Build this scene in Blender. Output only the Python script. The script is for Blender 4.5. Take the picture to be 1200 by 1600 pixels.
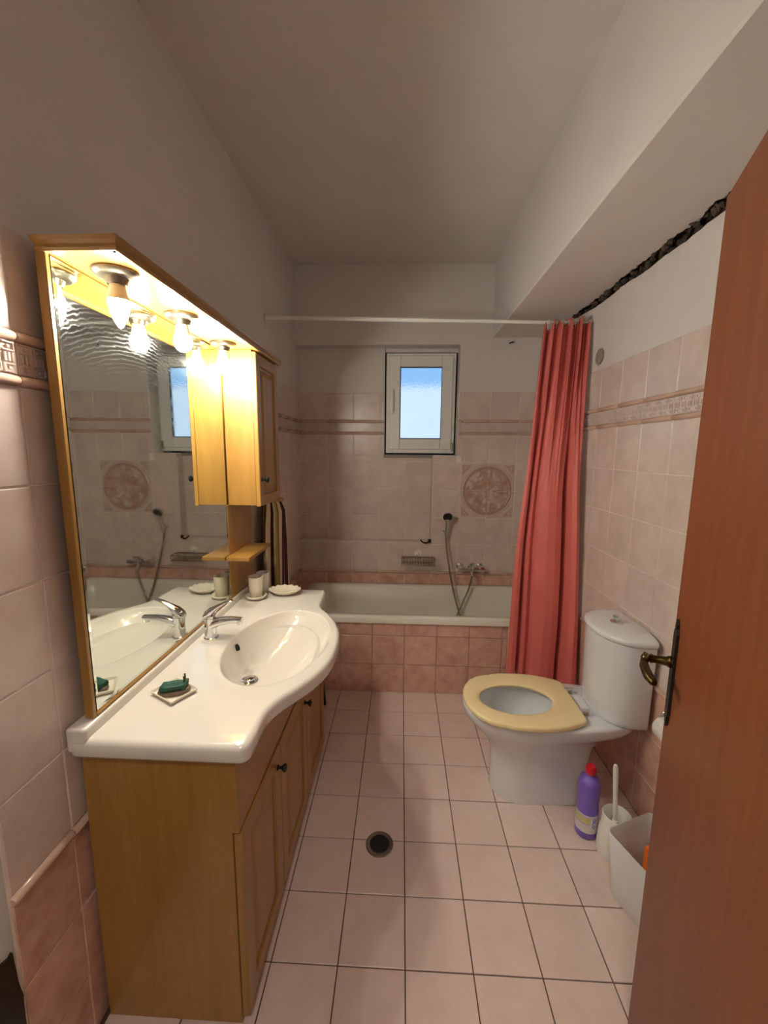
import bpy, bmesh, math, random
from mathutils import Vector, Matrix, noise
R = math.radians
random.seed(7)
for o in list(bpy.data.objects): bpy.data.objects.remove(o)
S = bpy.context.scene
C = S.collection

# ------------------------------------------------------------------ camera
FPX, PITCH, YAW, ROLL = 635.037, 0.14792, -0.042117, 0.008559
CAM = Vector((-0.0322, -0.9868, 1.5079))
fw = Vector((math.sin(YAW)*math.cos(PITCH), math.cos(YAW)*math.cos(PITCH), -math.sin(PITCH)))
rt = Vector((math.cos(YAW), -math.sin(YAW), 0)); up = rt.cross(fw)
rt, up = math.cos(ROLL)*rt + math.sin(ROLL)*up, -math.sin(ROLL)*rt + math.cos(ROLL)*up
cam = bpy.data.cameras.new('camera'); co = bpy.data.objects.new('camera', cam); C.objects.link(co)
m = Matrix((rt, up, -fw)).transposed().to_4x4(); m.translation = CAM; co.matrix_world = m
cam.sensor_fit = 'VERTICAL'; cam.sensor_height = 36; cam.sensor_width = 27
cam.lens = FPX/1600*36; cam.clip_start = 0.02
S.camera = co
S.view_settings.view_transform = 'Standard'; S.view_settings.look = 'None'
S.view_settings.exposure = 1.42; S.view_settings.gamma = 1; S.view_settings.use_curve_mapping = False

# ------------------------------------------------------------------ sky, sun, big lights
W = bpy.data.worlds.new('sky'); S.world = W; W.use_nodes = True
bg = W.node_tree.nodes['Background']; bg.inputs[0].default_value = (0.26, 0.53, 0.92, 1); bg.inputs[1].default_value = 0.42
sl = bpy.data.lights.new('sun', 'SUN'); sl.energy = 0.85; sl.angle = R(2); sl.color = (1, .95, .86)
so = bpy.data.objects.new('sun', sl); C.objects.link(so); so.rotation_euler = (R(48), 0, R(12)); so.location = (0, -6, 8)
BULB = 190.0            # emission of the three candle bulbs
BULBCOL = (1.0, 0.96, 0.83)
HALL_FILL = 23.0            # emission of the unseen fill lamp added in the hallway

# ------------------------------------------------------------------ material helpers
MATS = {}
def newmat(n):
    mt = bpy.data.materials.new(n); mt.use_nodes = True; MATS[n] = mt
    nt = mt.node_tree; return mt, nt, nt.nodes['Principled BSDF']
def add(nt, t, **k):
    n = nt.nodes.new(t)
    for a, b in k.items(): setattr(n, a, b)
    return n
def coords(nt, scale=(1,1,1), rnd=True):
    tc = add(nt, 'ShaderNodeTexCoord'); mp = add(nt, 'ShaderNodeMapping'); mp.inputs['Scale'].default_value = scale
    if rnd:
        oi = add(nt, 'ShaderNodeObjectInfo'); ml = add(nt, 'ShaderNodeMath', operation='MULTIPLY'); ml.inputs[1].default_value = 37.0
        nt.links.new(oi.outputs['Random'], ml.inputs[0])
        va = add(nt, 'ShaderNodeVectorMath', operation='ADD')
        nt.links.new(tc.outputs['Object'], va.inputs[0]); nt.links.new(ml.outputs[0], va.inputs[1])
        nt.links.new(va.outputs[0], mp.inputs[0])
    else: nt.links.new(tc.outputs['Object'], mp.inputs[0])
    return mp.outputs[0]
def ramp(nt, fac, stops, interp='LINEAR'):
    r = add(nt, 'ShaderNodeValToRGB'); r.color_ramp.interpolation = interp
    e = r.color_ramp.elements
    while len(e) < len(stops): e.new(0.5)
    for i, (p, c) in enumerate(stops): e[i].position = p; e[i].color = (*c, 1)
    nt.links.new(fac, r.inputs[0]); return r.outputs[0]
def bump(nt, b, h, strength=.2, dist=.002):
    n = add(nt, 'ShaderNodeBump'); n.inputs['Strength'].default_value = strength; n.inputs['Distance'].default_value = dist
    nt.links.new(h, n.inputs['Height']); nt.links.new(n.outputs[0], b.inputs['Normal'])
def ntex(nt, v, scale, detail=4, rough=.55):
    n = add(nt, 'ShaderNodeTexNoise'); n.inputs['Scale'].default_value = scale; n.inputs['Detail'].default_value = detail
    n.inputs['Roughness'].default_value = rough; nt.links.new(v, n.inputs['Vector']); return n.outputs[0]
def plain(n, c, rough=.4, metal=0, var=.0, nscale=8, bmp=0, bscale=60, coat=0):
    mt, nt, b = newmat(n)
    b.inputs['Base Color'].default_value = (*c, 1); b.inputs['Roughness'].default_value = rough; b.inputs['Metallic'].default_value = metal
    if coat: b.inputs['Coat Weight'].default_value = coat; b.inputs['Coat Roughness'].default_value = .05
    v = coords(nt)
    f = ntex(nt, v, nscale)
    if var:
        col = ramp(nt, f, [(.3, tuple(x*(1-var) for x in c)), (.7, tuple(min(1, x*(1+var)) for x in c))])
        nt.links.new(col, b.inputs['Base Color'])
    else:
        rr = add(nt, 'ShaderNodeMapRange'); rr.inputs['To Min'].default_value = rough*.9; rr.inputs['To Max'].default_value = min(1, rough*1.1)
        nt.links.new(f, rr.inputs[0]); nt.links.new(rr.outputs[0], b.inputs['Roughness'])
    if bmp: bump(nt, b, ntex(nt, v, bscale, 3), bmp, .003)
    return mt
def tile_mat(n, stops, scale, rough, pervar=.06, bmp=.05):
    mt, nt, b = newmat(n); b.inputs['Roughness'].default_value = rough
    v = coords(nt); f = ntex(nt, v, scale, 6, .6); col = ramp(nt, f, stops)
    oi = add(nt, 'ShaderNodeObjectInfo'); mr = add(nt, 'ShaderNodeMapRange'); mr.inputs['To Min'].default_value = 1-pervar; mr.inputs['To Max'].default_value = 1+pervar
    nt.links.new(oi.outputs['Random'], mr.inputs[0])
    hs = add(nt, 'ShaderNodeHueSaturation'); nt.links.new(col, hs.inputs['Color']); nt.links.new(mr.outputs[0], hs.inputs['Value'])
    nt.links.new(hs.outputs[0], b.inputs['Base Color'])
    bump(nt, b, ntex(nt, v, 14, 3), bmp, .004)
    return mt
def wood(n, dark, light, scale, rough=.35, coat=.3, fine=1.0):
    mt, nt, b = newmat(n); b.inputs['Roughness'].default_value = rough
    b.inputs['Coat Weight'].default_value = coat; b.inputs['Coat Roughness'].default_value = .15
    v = coords(nt, scale)
    a = ntex(nt, v, 1.0, 6, .6); c = ntex(nt, v, 5.0*fine, 3, .6)
    mx = add(nt, 'ShaderNodeMath', operation='MULTIPLY_ADD'); mx.inputs[1].default_value = .35; nt.links.new(c, mx.inputs[0])
    m2 = add(nt, 'ShaderNodeMath', operation='MULTIPLY'); m2.inputs[1].default_value = .65; nt.links.new(a, m2.inputs[0])
    nt.links.new(m2.outputs[0], mx.inputs[2])
    nt.links.new(ramp(nt, mx.outputs[0], [(.3, dark), (.68, light)]), b.inputs['Base Color'])
    bump(nt, b, c, .06, .001)
    return mt
def s2l(r, g, b): 
    f = lambda x: ((x/255+.055)/1.055)**2.4 if x > 10 else x/255/12.92
    return (f(r), f(g), f(b))

plain('plaster', s2l(220, 212, 207), .85, var=.03, nscale=3, bmp=.25, bscale=35)
plain('white_paint', s2l(205, 205, 200), .5, var=.03, nscale=5, bmp=.1)
plain('grout', s2l(238, 228, 218), .9, var=.08, nscale=20, bmp=.2)
plain('floor_grout', s2l(92, 66, 56), .9, var=.15, nscale=20)
tile_mat('tile_light', [(.35, s2l(208, 188, 178)), (.65, s2l(222, 204, 194))], 9, .28, .025, .06)
tile_mat('tile_pink', [(.3, s2l(196, 146, 128)), (.5, s2l(212, 168, 150)), (.7, s2l(224, 184, 166))], 14, .22, .05, .06)
tile_mat('tile_floor', [(.3, s2l(218, 194, 184)), (.7, s2l(229, 207, 198))], 10, .3, .03, .05)
tile_mat('trim_pink', [(.35, s2l(200, 166, 146)), (.65, s2l(210, 178, 160))], 12, .2, .04, .03)
plain('mortar', s2l(74, 62, 52), .95, var=.5, nscale=30, bmp=1.0, bscale=45)
wood('pine', s2l(148, 105, 42), s2l(167, 124, 57), (38, 38, 2.2), .38, .35)
wood('pine_flat', s2l(148, 105, 42), s2l(167, 124, 57), (38, 2.2, 38), .38, .35)
wood('door_wood', s2l(104, 48, 10), s2l(128, 66, 18), (30, 30, 1.4), .5, .1)
plain('ceramic', s2l(224, 218, 207), .08, coat=.6)
plain('ceramic_cool', s2l(230, 232, 236), .1, coat=.6)
plain('bath_enamel', s2l(232, 226, 212), .14, coat=.4)
plain('cream_ceramic', s2l(232, 222, 202), .25, bmp=.05)
plain('chrome', (.78, .78, .8), .08, 1)
plain('dull_metal', s2l(150, 140, 122), .38, 1)
plain('bronze', s2l(92, 74, 44), .35, 1, bmp=.1)
plain('dark_bronze', s2l(44, 42, 36), .42, .7, bmp=.15)
plain('black', s2l(12, 11, 12), .45)
plain('gasket', s2l(26, 26, 28), .6)
plain('pvc', s2l(236, 235, 232), .28, coat=.2)
plain('seat_beige', s2l(250, 230, 178), .22, coat=.4)
plain('white_plastic', s2l(236, 234, 226), .32)
plain('bin_plastic', s2l(224, 224, 224), .4)
plain('purple_plastic', s2l(120, 92, 190), .3, coat=.2)
plain('red_plastic', s2l(196, 18, 36), .35)
plain('orange_plastic', s2l(246, 122, 36), .4)
plain('label_white', s2l(212, 206, 204), .5)
plain('label_yellow', s2l(196, 188, 120), .5, var=.1, nscale=30)
plain('paper', s2l(232, 228, 222), .9, bmp=.2, bscale=90)
plain('green_knit', s2l(18, 74, 56), .6, var=.3, nscale=50, bmp=.6, bscale=90)
plain('grey_pad', s2l(104, 88, 74), .8, var=.3, nscale=60, bmp=.6, bscale=90)
plain('concrete', s2l(150, 140, 130), .9, var=.1)
plain('render_wall', s2l(238, 236, 230), .9, var=.03)
plain('dark_stone', s2l(34, 24, 20), .25, var=.5, nscale=18, bmp=.5, bscale=20)
plain('dark_rubber', s2l(24, 24, 24), .5)

def curtain_mat():
    mt, nt, b = newmat('curtain_fabric')
    b.inputs['Base Color'].default_value = (*s2l(216, 108, 100), 1); b.inputs['Roughness'].default_value = .55
    b.inputs['Sheen Weight'].default_value = .2
    v = coords(nt)
    nt.links.new(ramp(nt, ntex(nt, v, 5), [(.3, s2l(212, 104, 96)), (.7, s2l(222, 114, 106))]), b.inputs['Base Color'])
    bump(nt, b, ntex(nt, v, 7, 5, .6), .25, .01)
curtain_mat()
def towel_mat():
    mt, nt, b = newmat('towel_stripes'); b.inputs['Roughness'].default_value = .95
    at = add(nt, 'ShaderNodeAttribute', attribute_name='stripe')
    fr = add(nt, 'ShaderNodeMath', operation='FRACT'); nt.links.new(at.outputs['Fac'], fr.inputs[0])
    dk, ol, be, ma = s2l(70, 26, 32), s2l(172, 150, 72), s2l(214, 196, 164), s2l(130, 84, 72)
    nt.links.new(ramp(nt, fr.outputs[0], [(0, be), (.2, dk), (.36, be), (.5, ol), (.66, ma), (.74, be), (.86, dk), (.96, ol)], 'CONSTANT'), b.inputs['Base Color'])
    bump(nt, b, ntex(nt, coords(nt), 160, 2), .5, .003)
towel_mat()
def mirror_mat():
    mt, nt, b = newmat('mirror'); b.inputs['Metallic'].default_value = 1; b.inputs['Base Color'].default_value = (.80, .84, .80, 1)
    v = coords(nt, (1, 3, 16), False)
    f = ntex(nt, v, 2.2, 5, .7)
    mr = add(nt, 'ShaderNodeMapRange'); mr.inputs['From Min'].default_value = .45; mr.inputs['From Max'].default_value = .8
    mr.inputs['To Min'].default_value = .015; mr.inputs['To Max'].default_value = .11
    nt.links.new(f, mr.inputs[0]); nt.links.new(mr.outputs[0], b.inputs['Roughness'])
    # wiped, greasy arcs over the upper part of the glass
    g = add(nt, 'ShaderNodeBsdfGlossy'); g.inputs['Roughness'].default_value = .28; g.inputs['Color'].default_value = (.8, .84, .82, 1)
    tc = add(nt, 'ShaderNodeTexCoord'); mp = add(nt, 'ShaderNodeMapping'); mp.inputs['Location'].default_value = (0, .12, -.42); nt.links.new(tc.outputs['Object'], mp.inputs[0])
    wv = add(nt, 'ShaderNodeTexWave', wave_type='RINGS', rings_direction='X'); wv.inputs['Scale'].default_value = 30; wv.inputs['Distortion'].default_value = 5; wv.inputs['Detail'].default_value = 3; wv.inputs['Detail Scale'].default_value = 1.5
    nt.links.new(mp.outputs[0], wv.inputs['Vector'])
    pw = add(nt, 'ShaderNodeMath', operation='POWER'); pw.inputs[1].default_value = 4; nt.links.new(wv.outputs['Fac'], pw.inputs[0])
    sx = add(nt, 'ShaderNodeSeparateXYZ'); nt.links.new(tc.outputs['Object'], sx.inputs[0])
    zr_ = add(nt, 'ShaderNodeMapRange'); zr_.inputs['From Min'].default_value = .58; zr_.inputs['From Max'].default_value = .86; nt.links.new(sx.outputs['Z'], zr_.inputs[0])
    pt = ntex(nt, tc.outputs['Object'], 4, 3); pr_ = add(nt, 'ShaderNodeMapRange'); pr_.inputs['From Min'].default_value = .38; pr_.inputs['From Max'].default_value = .6; nt.links.new(pt, pr_.inputs[0])
    m1 = add(nt, 'ShaderNodeMath', operation='MULTIPLY'); nt.links.new(pw.outputs[0], m1.inputs[0]); nt.links.new(zr_.outputs[0], m1.inputs[1])
    m2 = add(nt, 'ShaderNodeMath', operation='MULTIPLY'); nt.links.new(m1.outputs[0], m2.inputs[0]); nt.links.new(pr_.outputs[0], m2.inputs[1])
    m3 = add(nt, 'ShaderNodeMath', operation='MULTIPLY'); nt.links.new(m2.outputs[0], m3.inputs[0]); m3.inputs[1].default_value = .055
    mx = add(nt, 'ShaderNodeMixShader'); nt.links.new(m3.outputs[0], mx.inputs[0]); nt.links.new(b.outputs[0], mx.inputs[1]); nt.links.new(g.outputs[0], mx.inputs[2])
    nt.links.new(mx.outputs[0], nt.nodes['Material Output'].inputs['Surface'])
mirror_mat()
def glass_mat():
    mt, nt, b = newmat('frosted_glass'); b.inputs['Transmission Weight'].default_value = 1
    b.inputs['Base Color'].default_value = (.97, .985, 1, 1); b.inputs['IOR'].default_value = 1.45; b.inputs['Roughness'].default_value = .05
    bump(nt, b, ntex(nt, coords(nt), 70, 3, .6), .22, .003)
glass_mat()
def water_mat():
    mt, nt, b = newmat('water'); b.inputs['Transmission Weight'].default_value = .9; b.inputs['Roughness'].default_value = .02
    b.inputs['Base Color'].default_value = (.9, .93, .92, 1); b.inputs['IOR'].default_value = 1.33
    bump(nt, b, ntex(nt, coords(nt), 9, 2), .05, .002)
water_mat()
def bulb_mat():
    mt, nt, b = newmat('bulb_glow'); b.inputs['Base Color'].default_value = (.9, .88, .8, 1)
    b.inputs['Emission Color'].default_value = (*BULBCOL, 1); b.inputs['Emission Strength'].default_value = BULB
bulb_mat()
plain('bulb_collar', s2l(226, 214, 186), .4)
def relief_mat():
    mt, nt, b = newmat('relief_tile'); b.inputs['Roughness'].default_value = .22
    at = add(nt, 'ShaderNodeAttribute', attribute_name='tint')
    nt.links.new(ramp(nt, at.outputs['Fac'], [(0, s2l(214, 196, 186)), (.5, s2l(196, 166, 150)), (1, s2l(176, 138, 118))]), b.inputs['Base Color'])
relief_mat()

# ------------------------------------------------------------------ mesh helpers
WL = {}
def obj(name, bm, mat, parent=None, smooth=False, ang=35, centre=True, mats=None):
    bmesh.ops.recalc_face_normals(bm, faces=bm.faces)
    me = bpy.data.meshes.new(name)
    c = Vector((0, 0, 0))
    if centre and len(bm.verts):
        xs = [v.co for v in bm.verts]
        lo = Vector([min(v[i] for v in xs) for i in range(3)]); hi = Vector([max(v[i] for v in xs) for i in range(3)])
        c = Vector(((lo.x+hi.x)/2, (lo.y+hi.y)/2, lo.z))
        bmesh.ops.translate(bm, verts=bm.verts, vec=-c)
    bm.to_mesh(me); bm.free()
    for mm in (mats or [mat]): me.materials.append(MATS[mm])
    if smooth:
        for p in me.polygons: p.use_smooth = True
        me.set_sharp_from_angle(angle=R(ang))
    o = bpy.data.objects.new(name, me); C.objects.link(o)
    WL[o.name] = c
    if parent: o.parent = parent; o.location = c - WL[parent.name]
    else: o.location = c
    return o
def thing(name, label, cat, loc, group=None):
    o = bpy.data.objects.new(name, None); C.objects.link(o); o.location = loc; o.empty_display_size = .05
    WL[o.name] = Vector(loc); o['label'] = label; o['category'] = cat
    if group: o['group'] = group
    return o
def tag(o, label, cat, group=None):
    o['label'] = label; o['category'] = cat
    if group: o['group'] = group
    return o
def struct(name, bm, mat, label=None, **k):
    o = obj(name, bm, mat, centre=False, **k); o['kind'] = 'structure'
    if label: o['label'] = label; 
    return o
def BM(): return bmesh.new()
def box(bm, x0, x1, y0, y1, z0, z1, bev=0, seg=2, mi=0):
    r = bmesh.ops.create_cube(bm, size=1)
    vs = r['verts']
    for v in vs:
        v.co = Vector(((x0+x1)/2 + v.co.x*(x1-x0), (y0+y1)/2 + v.co.y*(y1-y0), (z0+z1)/2 + v.co.z*(z1-z0)))
    fs = set(f for v in vs for f in v.link_faces)
    for f in fs: f.material_index = mi
    if bev:
        es = set(e for v in vs for e in v.link_edges)
        bmesh.ops.bevel(bm, geom=list(es), offset=bev, segments=seg, affect='EDGES', profile=.6)
    return vs
def B(x0, x1, y0, y1, z0, z1, bev=0, seg=2):
    bm = BM(); box(bm, x0, x1, y0, y1, z0, z1, bev, seg); return bm
def loft(bm, rings, cap0=True, cap1=True, closed=True):
    vr = [[bm.verts.new(p) for p in r] for r in rings]
    n = len(vr[0])
    for a, b in zip(vr, vr[1:]):
        for i in range(n if closed else n-1):
            j = (i+1) % n
            bm.faces.new((a[i], a[j], b[j], b[i]))
    if cap0: bm.faces.new(vr[0][::-1])
    if cap1: bm.faces.new(vr[-1])
    return vr
def lathe(bm, prof, cx, cy, n=28, axis=None, cap0=True, cap1=True):
    """profile [(r, h)] about a vertical axis at cx, cy (or a Matrix in axis)"""
    rings = []
    for r, h in prof:
        ring = []
        for i in range(n):
            a = 2*math.pi*i/n; p = Vector((r*math.cos(a), r*math.sin(a), h))
            ring.append(axis @ p if axis else p + Vector((cx, cy, 0)))
        rings.append(ring)
    return loft(bm, rings, cap0, cap1)
def frame_to(p, d):
    """matrix with local z along d at p"""
    q = Vector(d).normalized().to_track_quat('Z', 'Y').to_matrix().to_4x4(); q.translation = Vector(p); return q
def tube(bm, pts, r, n=10, caps=True):
    pts = [Vector(p) for p in pts]; rings = []
    nrm = None
    for i, p in enumerate(pts):
        d = (pts[min(i+1, len(pts)-1)] - pts[max(i-1, 0)]).normalized()
        if nrm is None:
            nrm = d.orthogonal().normalized()
        else:
            nrm = (nrm - d*nrm.dot(d)).normalized()
        bn = d.cross(nrm); rr = r[i] if isinstance(r, (list, tuple)) else r
        rings.append([p + (nrm*math.cos(2*math.pi*k/n) + bn*math.sin(2*math.pi*k/n))*rr for k in range(n)])
    loft(bm, rings, caps, caps)
def spline(pts, k=8):
    pts = [Vector(p) for p in pts]; out = []
    P = [pts[0]*2-pts[1]] + pts + [pts[-1]*2-pts[-2]]
    for i in range(1, len(P)-2):
        for j in range(k):
            t = j/k; a, b, c, d = P[i-1], P[i], P[i+1], P[i+2]
            out.append(.5*((2*b) + (c-a)*t + (2*a-5*b+4*c-d)*t*t + (3*b-a-3*c+d)*t**3))
    out.append(pts[-1]); return out
def prism(bm, poly, z0, z1, bev=0):
    a = [bm.verts.new((x, y, z0)) for x, y in poly]; b = [bm.verts.new((x, y, z1)) for x, y in poly]
    n = len(poly)
    fs = [bm.faces.new(a[::-1]), bm.faces.new(b)]
    for i in range(n): fs.append(bm.faces.new((a[i], a[(i+1) % n], b[(i+1) % n], b[i])))
    if bev: 
        es = [e for e in set(e for f in fs[:2] for e in f.edges)]
        bmesh.ops.bevel(bm, geom=es, offset=bev, segments=2, affect='EDGES')
def xform(bm, M): bmesh.ops.transform(bm, matrix=M, verts=bm.verts)
def lerp(a, b, t): return a+(b-a)*t

# ================================================================== SETTING
XL, XR, YF, YN, ZC = -.81, .985, 2.04, 2.13, 2.79      # left, right, back wall front plane, niche plane, ceiling
TP = .0024                                               # tiles stand this far proud
Y0, YH = -.90, -2.4                                     # entry wall, hall end
ZT = 1.937                                              # top of tiling
NX, NXW, NZ0, NZ1 = .20, .372, .825, 2.26               # niche right (low), right (window), sill, head

bm = BM(); box(bm, XL-.2, XR+.2, YH, YN+.2, -.12, -.004)
floor = struct('floor', bm, 'floor_grout', 'pink square tiled bathroom floor with dark joints')
bm = BM(); box(bm, XL-.2, XR+.2, YH, YN+.2, ZC, ZC+.15)
struct('ceiling', bm, 'plaster', 'plain white plaster ceiling', smooth=False)
bm = BM()
box(bm, XL-.2, XL-TP, YH, YN+.2, -.1, ZT-.004, mi=1); box(bm, XL-.2, XL-.006, YH, YN+.2, ZT-.004, ZC, mi=0)
wall_left = struct('wall_left', bm, None, 'left wall, tiled below and white plaster above', mats=['plaster', 'grout'])
# right wall: plaster above the tiles stops short of the beam, mortar behind the broken edge
bm = BM()
box(bm, XR+TP, XR+.2, YH, YN+.2, -.1, ZT-.004, mi=1)
box(bm, XR+.03, XR+.2, YH, YN+.2, ZT-.004, ZC, mi=2)
ys = [Y0 + i*(YN+.0-Y0)/120 for i in range(121)]
top = []
for y in ys:
    g = max(0, min(1, (1.62-y)/.25))
    top.append(2.302 - g*(.024 + .012*noise.noise(Vector((y*5, 3, 0))) + .005*noise.noise(Vector((y*31, 1, 0)))))
rings = [[Vector((XR+.005, y, ZT-.004)), Vector((XR+.005, y, t)), Vector((XR+.032, y, t+.006)), Vector((XR+.032, y, ZT-.004))] for y, t in zip(ys, top)]
loft(bm, rings)
wall_right = struct('wall_right', bm, None, 'right wall, tiled below, plaster above broken open under the beam', mats=['plaster', 'grout', 'mortar'])
# beam along the right wall: mortar core, plaster skin with a jagged broken edge
BX, BZ = .592, 2.305
bm = BM(); box(bm, BX+.012, XR+.03, YH, YN, BZ+.016, ZC, mi=0)
rings = []
ys2 = [Y0 + i*(YN-Y0)/420 for i in range(421)]
for y in ys2:
    g = max(0, min(1, (1.70-y)/.12)); n1 = noise.noise(Vector((y*9, 0, 5))); n2 = noise.noise(Vector((y*38, 0, 9))); n3 = noise.noise(Vector((y*95, 0, 2)))
    xe = XR + .03 - g*(.047 + .020*n1 + .014*n2 + .007*n3)
    rings.append([Vector((BX, y, ZC)), Vector((BX, y, BZ+.006)), Vector((BX+.006, y, BZ)), Vector((xe, y, BZ)), Vector((xe+.010, y, BZ+.016)), Vector((BX+.012, y, BZ+.016)), Vector((BX+.012, y, ZC))])
vr = loft(bm, rings)
for f in bm.faces:
    if f.calc_center_median().x and len(f.verts) == 4: pass
for f in bm.faces: f.material_index = 1
for f in list(bm.faces)[:6]: f.material_index = 0
beam = struct('trim_1', bm, None, 'boxed ceiling beam along the right wall with a broken jagged plaster edge', mats=['mortar', 'plaster'])
# loose rubble in the crack
bm = BM()
for i in range(150):
    y = random.uniform(-.3, 1.62); s = random.uniform(.006, .017)
    p = Vector((random.uniform(.972, 1.012), y, random.uniform(2.288, 2.316)))
    r = bmesh.ops.create_icosphere(bm, subdivisions=1, radius=s, matrix=Matrix.Translation(p))
    for v in r['verts']: v.co += noise.noise_vector(v.co*70)*s*.8
rub = obj('crack_rubble', bm, 'mortar', beam, centre=False); rub['kind'] = 'stuff'; rub.location = (0, 0, 0)

# back wall with niche and window opening
bm = BM()
D = YN+.2; f1, f0 = YF+TP, YN+TP
box(bm, XL-.2, XR+.2, f1, D, -.1, NZ0, mi=1)                       # below niche
box(bm, NX, XR+.2, f1, D, NZ0, 1.482, mi=1)                        # right of low niche
box(bm, NXW, XR+.2, f1, D, 1.482, ZT-.004, mi=1)
box(bm, NXW, XR+.2, f1+.004, D, ZT-.004, NZ1, mi=0)
box(bm, XL-.2, XR+.2, f1+.004, D, NZ1, ZC, mi=0)                   # above niche
box(bm, XL-.2, NX, f0, D, NZ0, 1.482, mi=1)                        # niche back below window
box(bm, XL-.2, -.166, f0, D, 1.482, ZT-.004, mi=1)
box(bm, XL-.2, -.166, f0+.004, D, ZT-.004, NZ1, mi=0)
box(bm, -.166, NXW, YN+.03, D, 2.232, NZ1, mi=0)                      # head over the window
wall_back = struct('wall_back', bm, None, 'back wall over the bathtub with shallow tiled niche and small window', mats=['plaster', 'grout'])
# entry wall and the hallway behind the camera
bm = BM()
box(bm, .32, XR+.2, Y0-.12, Y0, -.1, ZC); box(bm, XL-.2, .32, Y0-.12, Y0, 2.02, ZC)
struct('wall_front', bm, 'plaster', 'entry wall around the doorway')
bm = BM(); box(bm, XL-.2, XR+.2, YH-.1, YH, -.1, ZC)
struct('wall_hall', bm, 'plaster', 'hallway wall behind the doorway')

# ------------------------------------------------------------------ tiles
TC = {}
def tile_mesh(w, h, t=.010, c=.0022, inset=.0016):
    k = (round(w, 3), round(h, 3), t)
    if k in TC: return TC[k]
    bm = BM(); x, z = w/2-inset, h/2-inset
    r0 = [Vector((sx*x, 0, sz*z)) for sx, sz in ((-1,-1),(1,-1),(1,1),(-1,1))]
    r1 = [v + Vector((0, -t+c*.7, 0)) for v in r0]
    r2 = [Vector((math.copysign(abs(v.x)-c, v.x), -t, math.copysign(abs(v.z)-c, v.z))) for v in r0]
    loft(bm, [r0, r1, r2], False, True)
    bmesh.ops.recalc_face_normals(bm, faces=bm.faces)
    if bm.faces[-1].normal.y > 0: bmesh.ops.reverse_faces(bm, faces=bm.faces)
    me = bpy.data.meshes.new('tile'); bm.to_mesh(me); bm.free(); TC[k] = me; return me
TMC = {}
def put(name, me, mat, parent, loc, rot):
    k = (me.name, mat)
    if k not in TMC:
        m2 = me.copy(); m2.materials.clear(); m2.materials.append(MATS[mat]); TMC[k] = m2
    o = bpy.data.objects.new(name, TMC[k]); C.objects.link(o); o.parent = parent; o.location = loc; o.rotation_euler = rot
    WL[o.name] = Vector(loc); return o
def wtile(wall, side, u0, u1, z0, z1, mat, plane=None, name='tile', t=.010):
    """side: back faces -y, left faces +x, right faces -x; u is x on the back wall, y on the others"""
    if u1-u0 < .012 or z1-z0 < .012: return
    me = tile_mesh(u1-u0, z1-z0, t); uc, zc = (u0+u1)/2, (z0+z1)/2
    j = random.uniform(-.0006, .0006); tl = (random.uniform(-.0025, .0025), random.uniform(-.0025, .0025))
    if side == 'back': put(name, me, mat, wall, (uc, plane+t+j, zc), (tl[0], 0, tl[1]))
    if side == 'left': put(name, me, mat, wall, (XL-t+j, uc, zc), (0, tl[0], R(90)+tl[1]))
    if side == 'right': put(name, me, mat, wall, (XR+t+j, uc, zc), (0, tl[0], R(-90)+tl[1]))
# relief border: raised frames and bars on a 20 cm strip
def border_mesh(w):
    k = ('border', round(w, 3))
    if k in TC: return TC[k]
    bm = BM(); box(bm, -w/2+.001, w/2-.001, -.008, 0, -.031, .031)
    n = max(1, int(round(w/.033))); s = (w-.006)/n
    for i in range(n):
        x = -w/2+.003+s*(i+.5); q = s*.40
        for zc in (.0205, -.0205):
            sg = 1 if (i + (zc > 0)) % 2 else -1
            for a in ((-q, q, .0062, .0088), (-q, q, -.0088, -.0062), (sg*q-.0028 if sg > 0 else -q, sg*q if sg > 0 else -q+.0028, -.0062, .0062)):
                box(bm, x+a[0], x+a[1], -.0115, -.007, zc+a[2], zc+a[3])
            box(bm, x-.003, x+.003, -.0115, -.007, zc-.0028, zc+.0028)
        for dx in (-.27, 0, .27):
            box(bm, x+dx*s-.0022, x+dx*s+.0022, -.0115, -.007, -.0085, .0085)
    bmesh.ops.recalc_face_normals(bm, faces=bm.faces)
    me = bpy.data.meshes.new('border'); bm.to_mesh(me); bm.free(); TC[k] = me; return me
def pencil_mesh(w, r=.0108):
    k = ('pencil', round(w, 3), r)
    if k in TC: return TC[k]
    bm = BM(); rings = []
    for x in (-w/2+.0008, -w/2+.004, w/2-.004, w/2-.0008):
        rr = r if abs(x) < w/2-.002 else r*.8
        rings.append([Vector((x, -rr*1.25*math.sin(math.pi*i/6) - .004, -rr*math.cos(math.pi*i/6))) for i in range(7)] + [Vector((x, .004, rr)), Vector((x, .004, -rr))])
    loft(bm, rings); bmesh.ops.recalc_face_normals(bm, faces=bm.faces)
    me = bpy.data.meshes.new('pencil'); bm.to_mesh(me); bm.free()
    for p in me.polygons: p.use_smooth = True
    me.set_sharp_from_angle(angle=R(40)); TC[k] = me; return me
def wpiece(wall, side, u0, u1, zc, me, mat, plane, name):
    uc = (u0+u1)/2
    if side == 'back': put(name, me, mat, wall, (uc, plane+.006, zc), (0, 0, 0))
    if side == 'left': put(name, me, mat, wall, (XL-.006, uc, zc), (0, 0, R(90)))
    if side == 'right': put(name, me, mat, wall, (XR+.006, uc, zc), (0, 0, R(-90)))
DARK = [(-.004, .18), (.18, .378), (.378, .583)]
LIGHT = [(.605, .812), (.812, 1.018), (1.018, 1.224), (1.224, 1.43), (1.43, 1.633)]
TOPROW = (1.739, 1.937)
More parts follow.
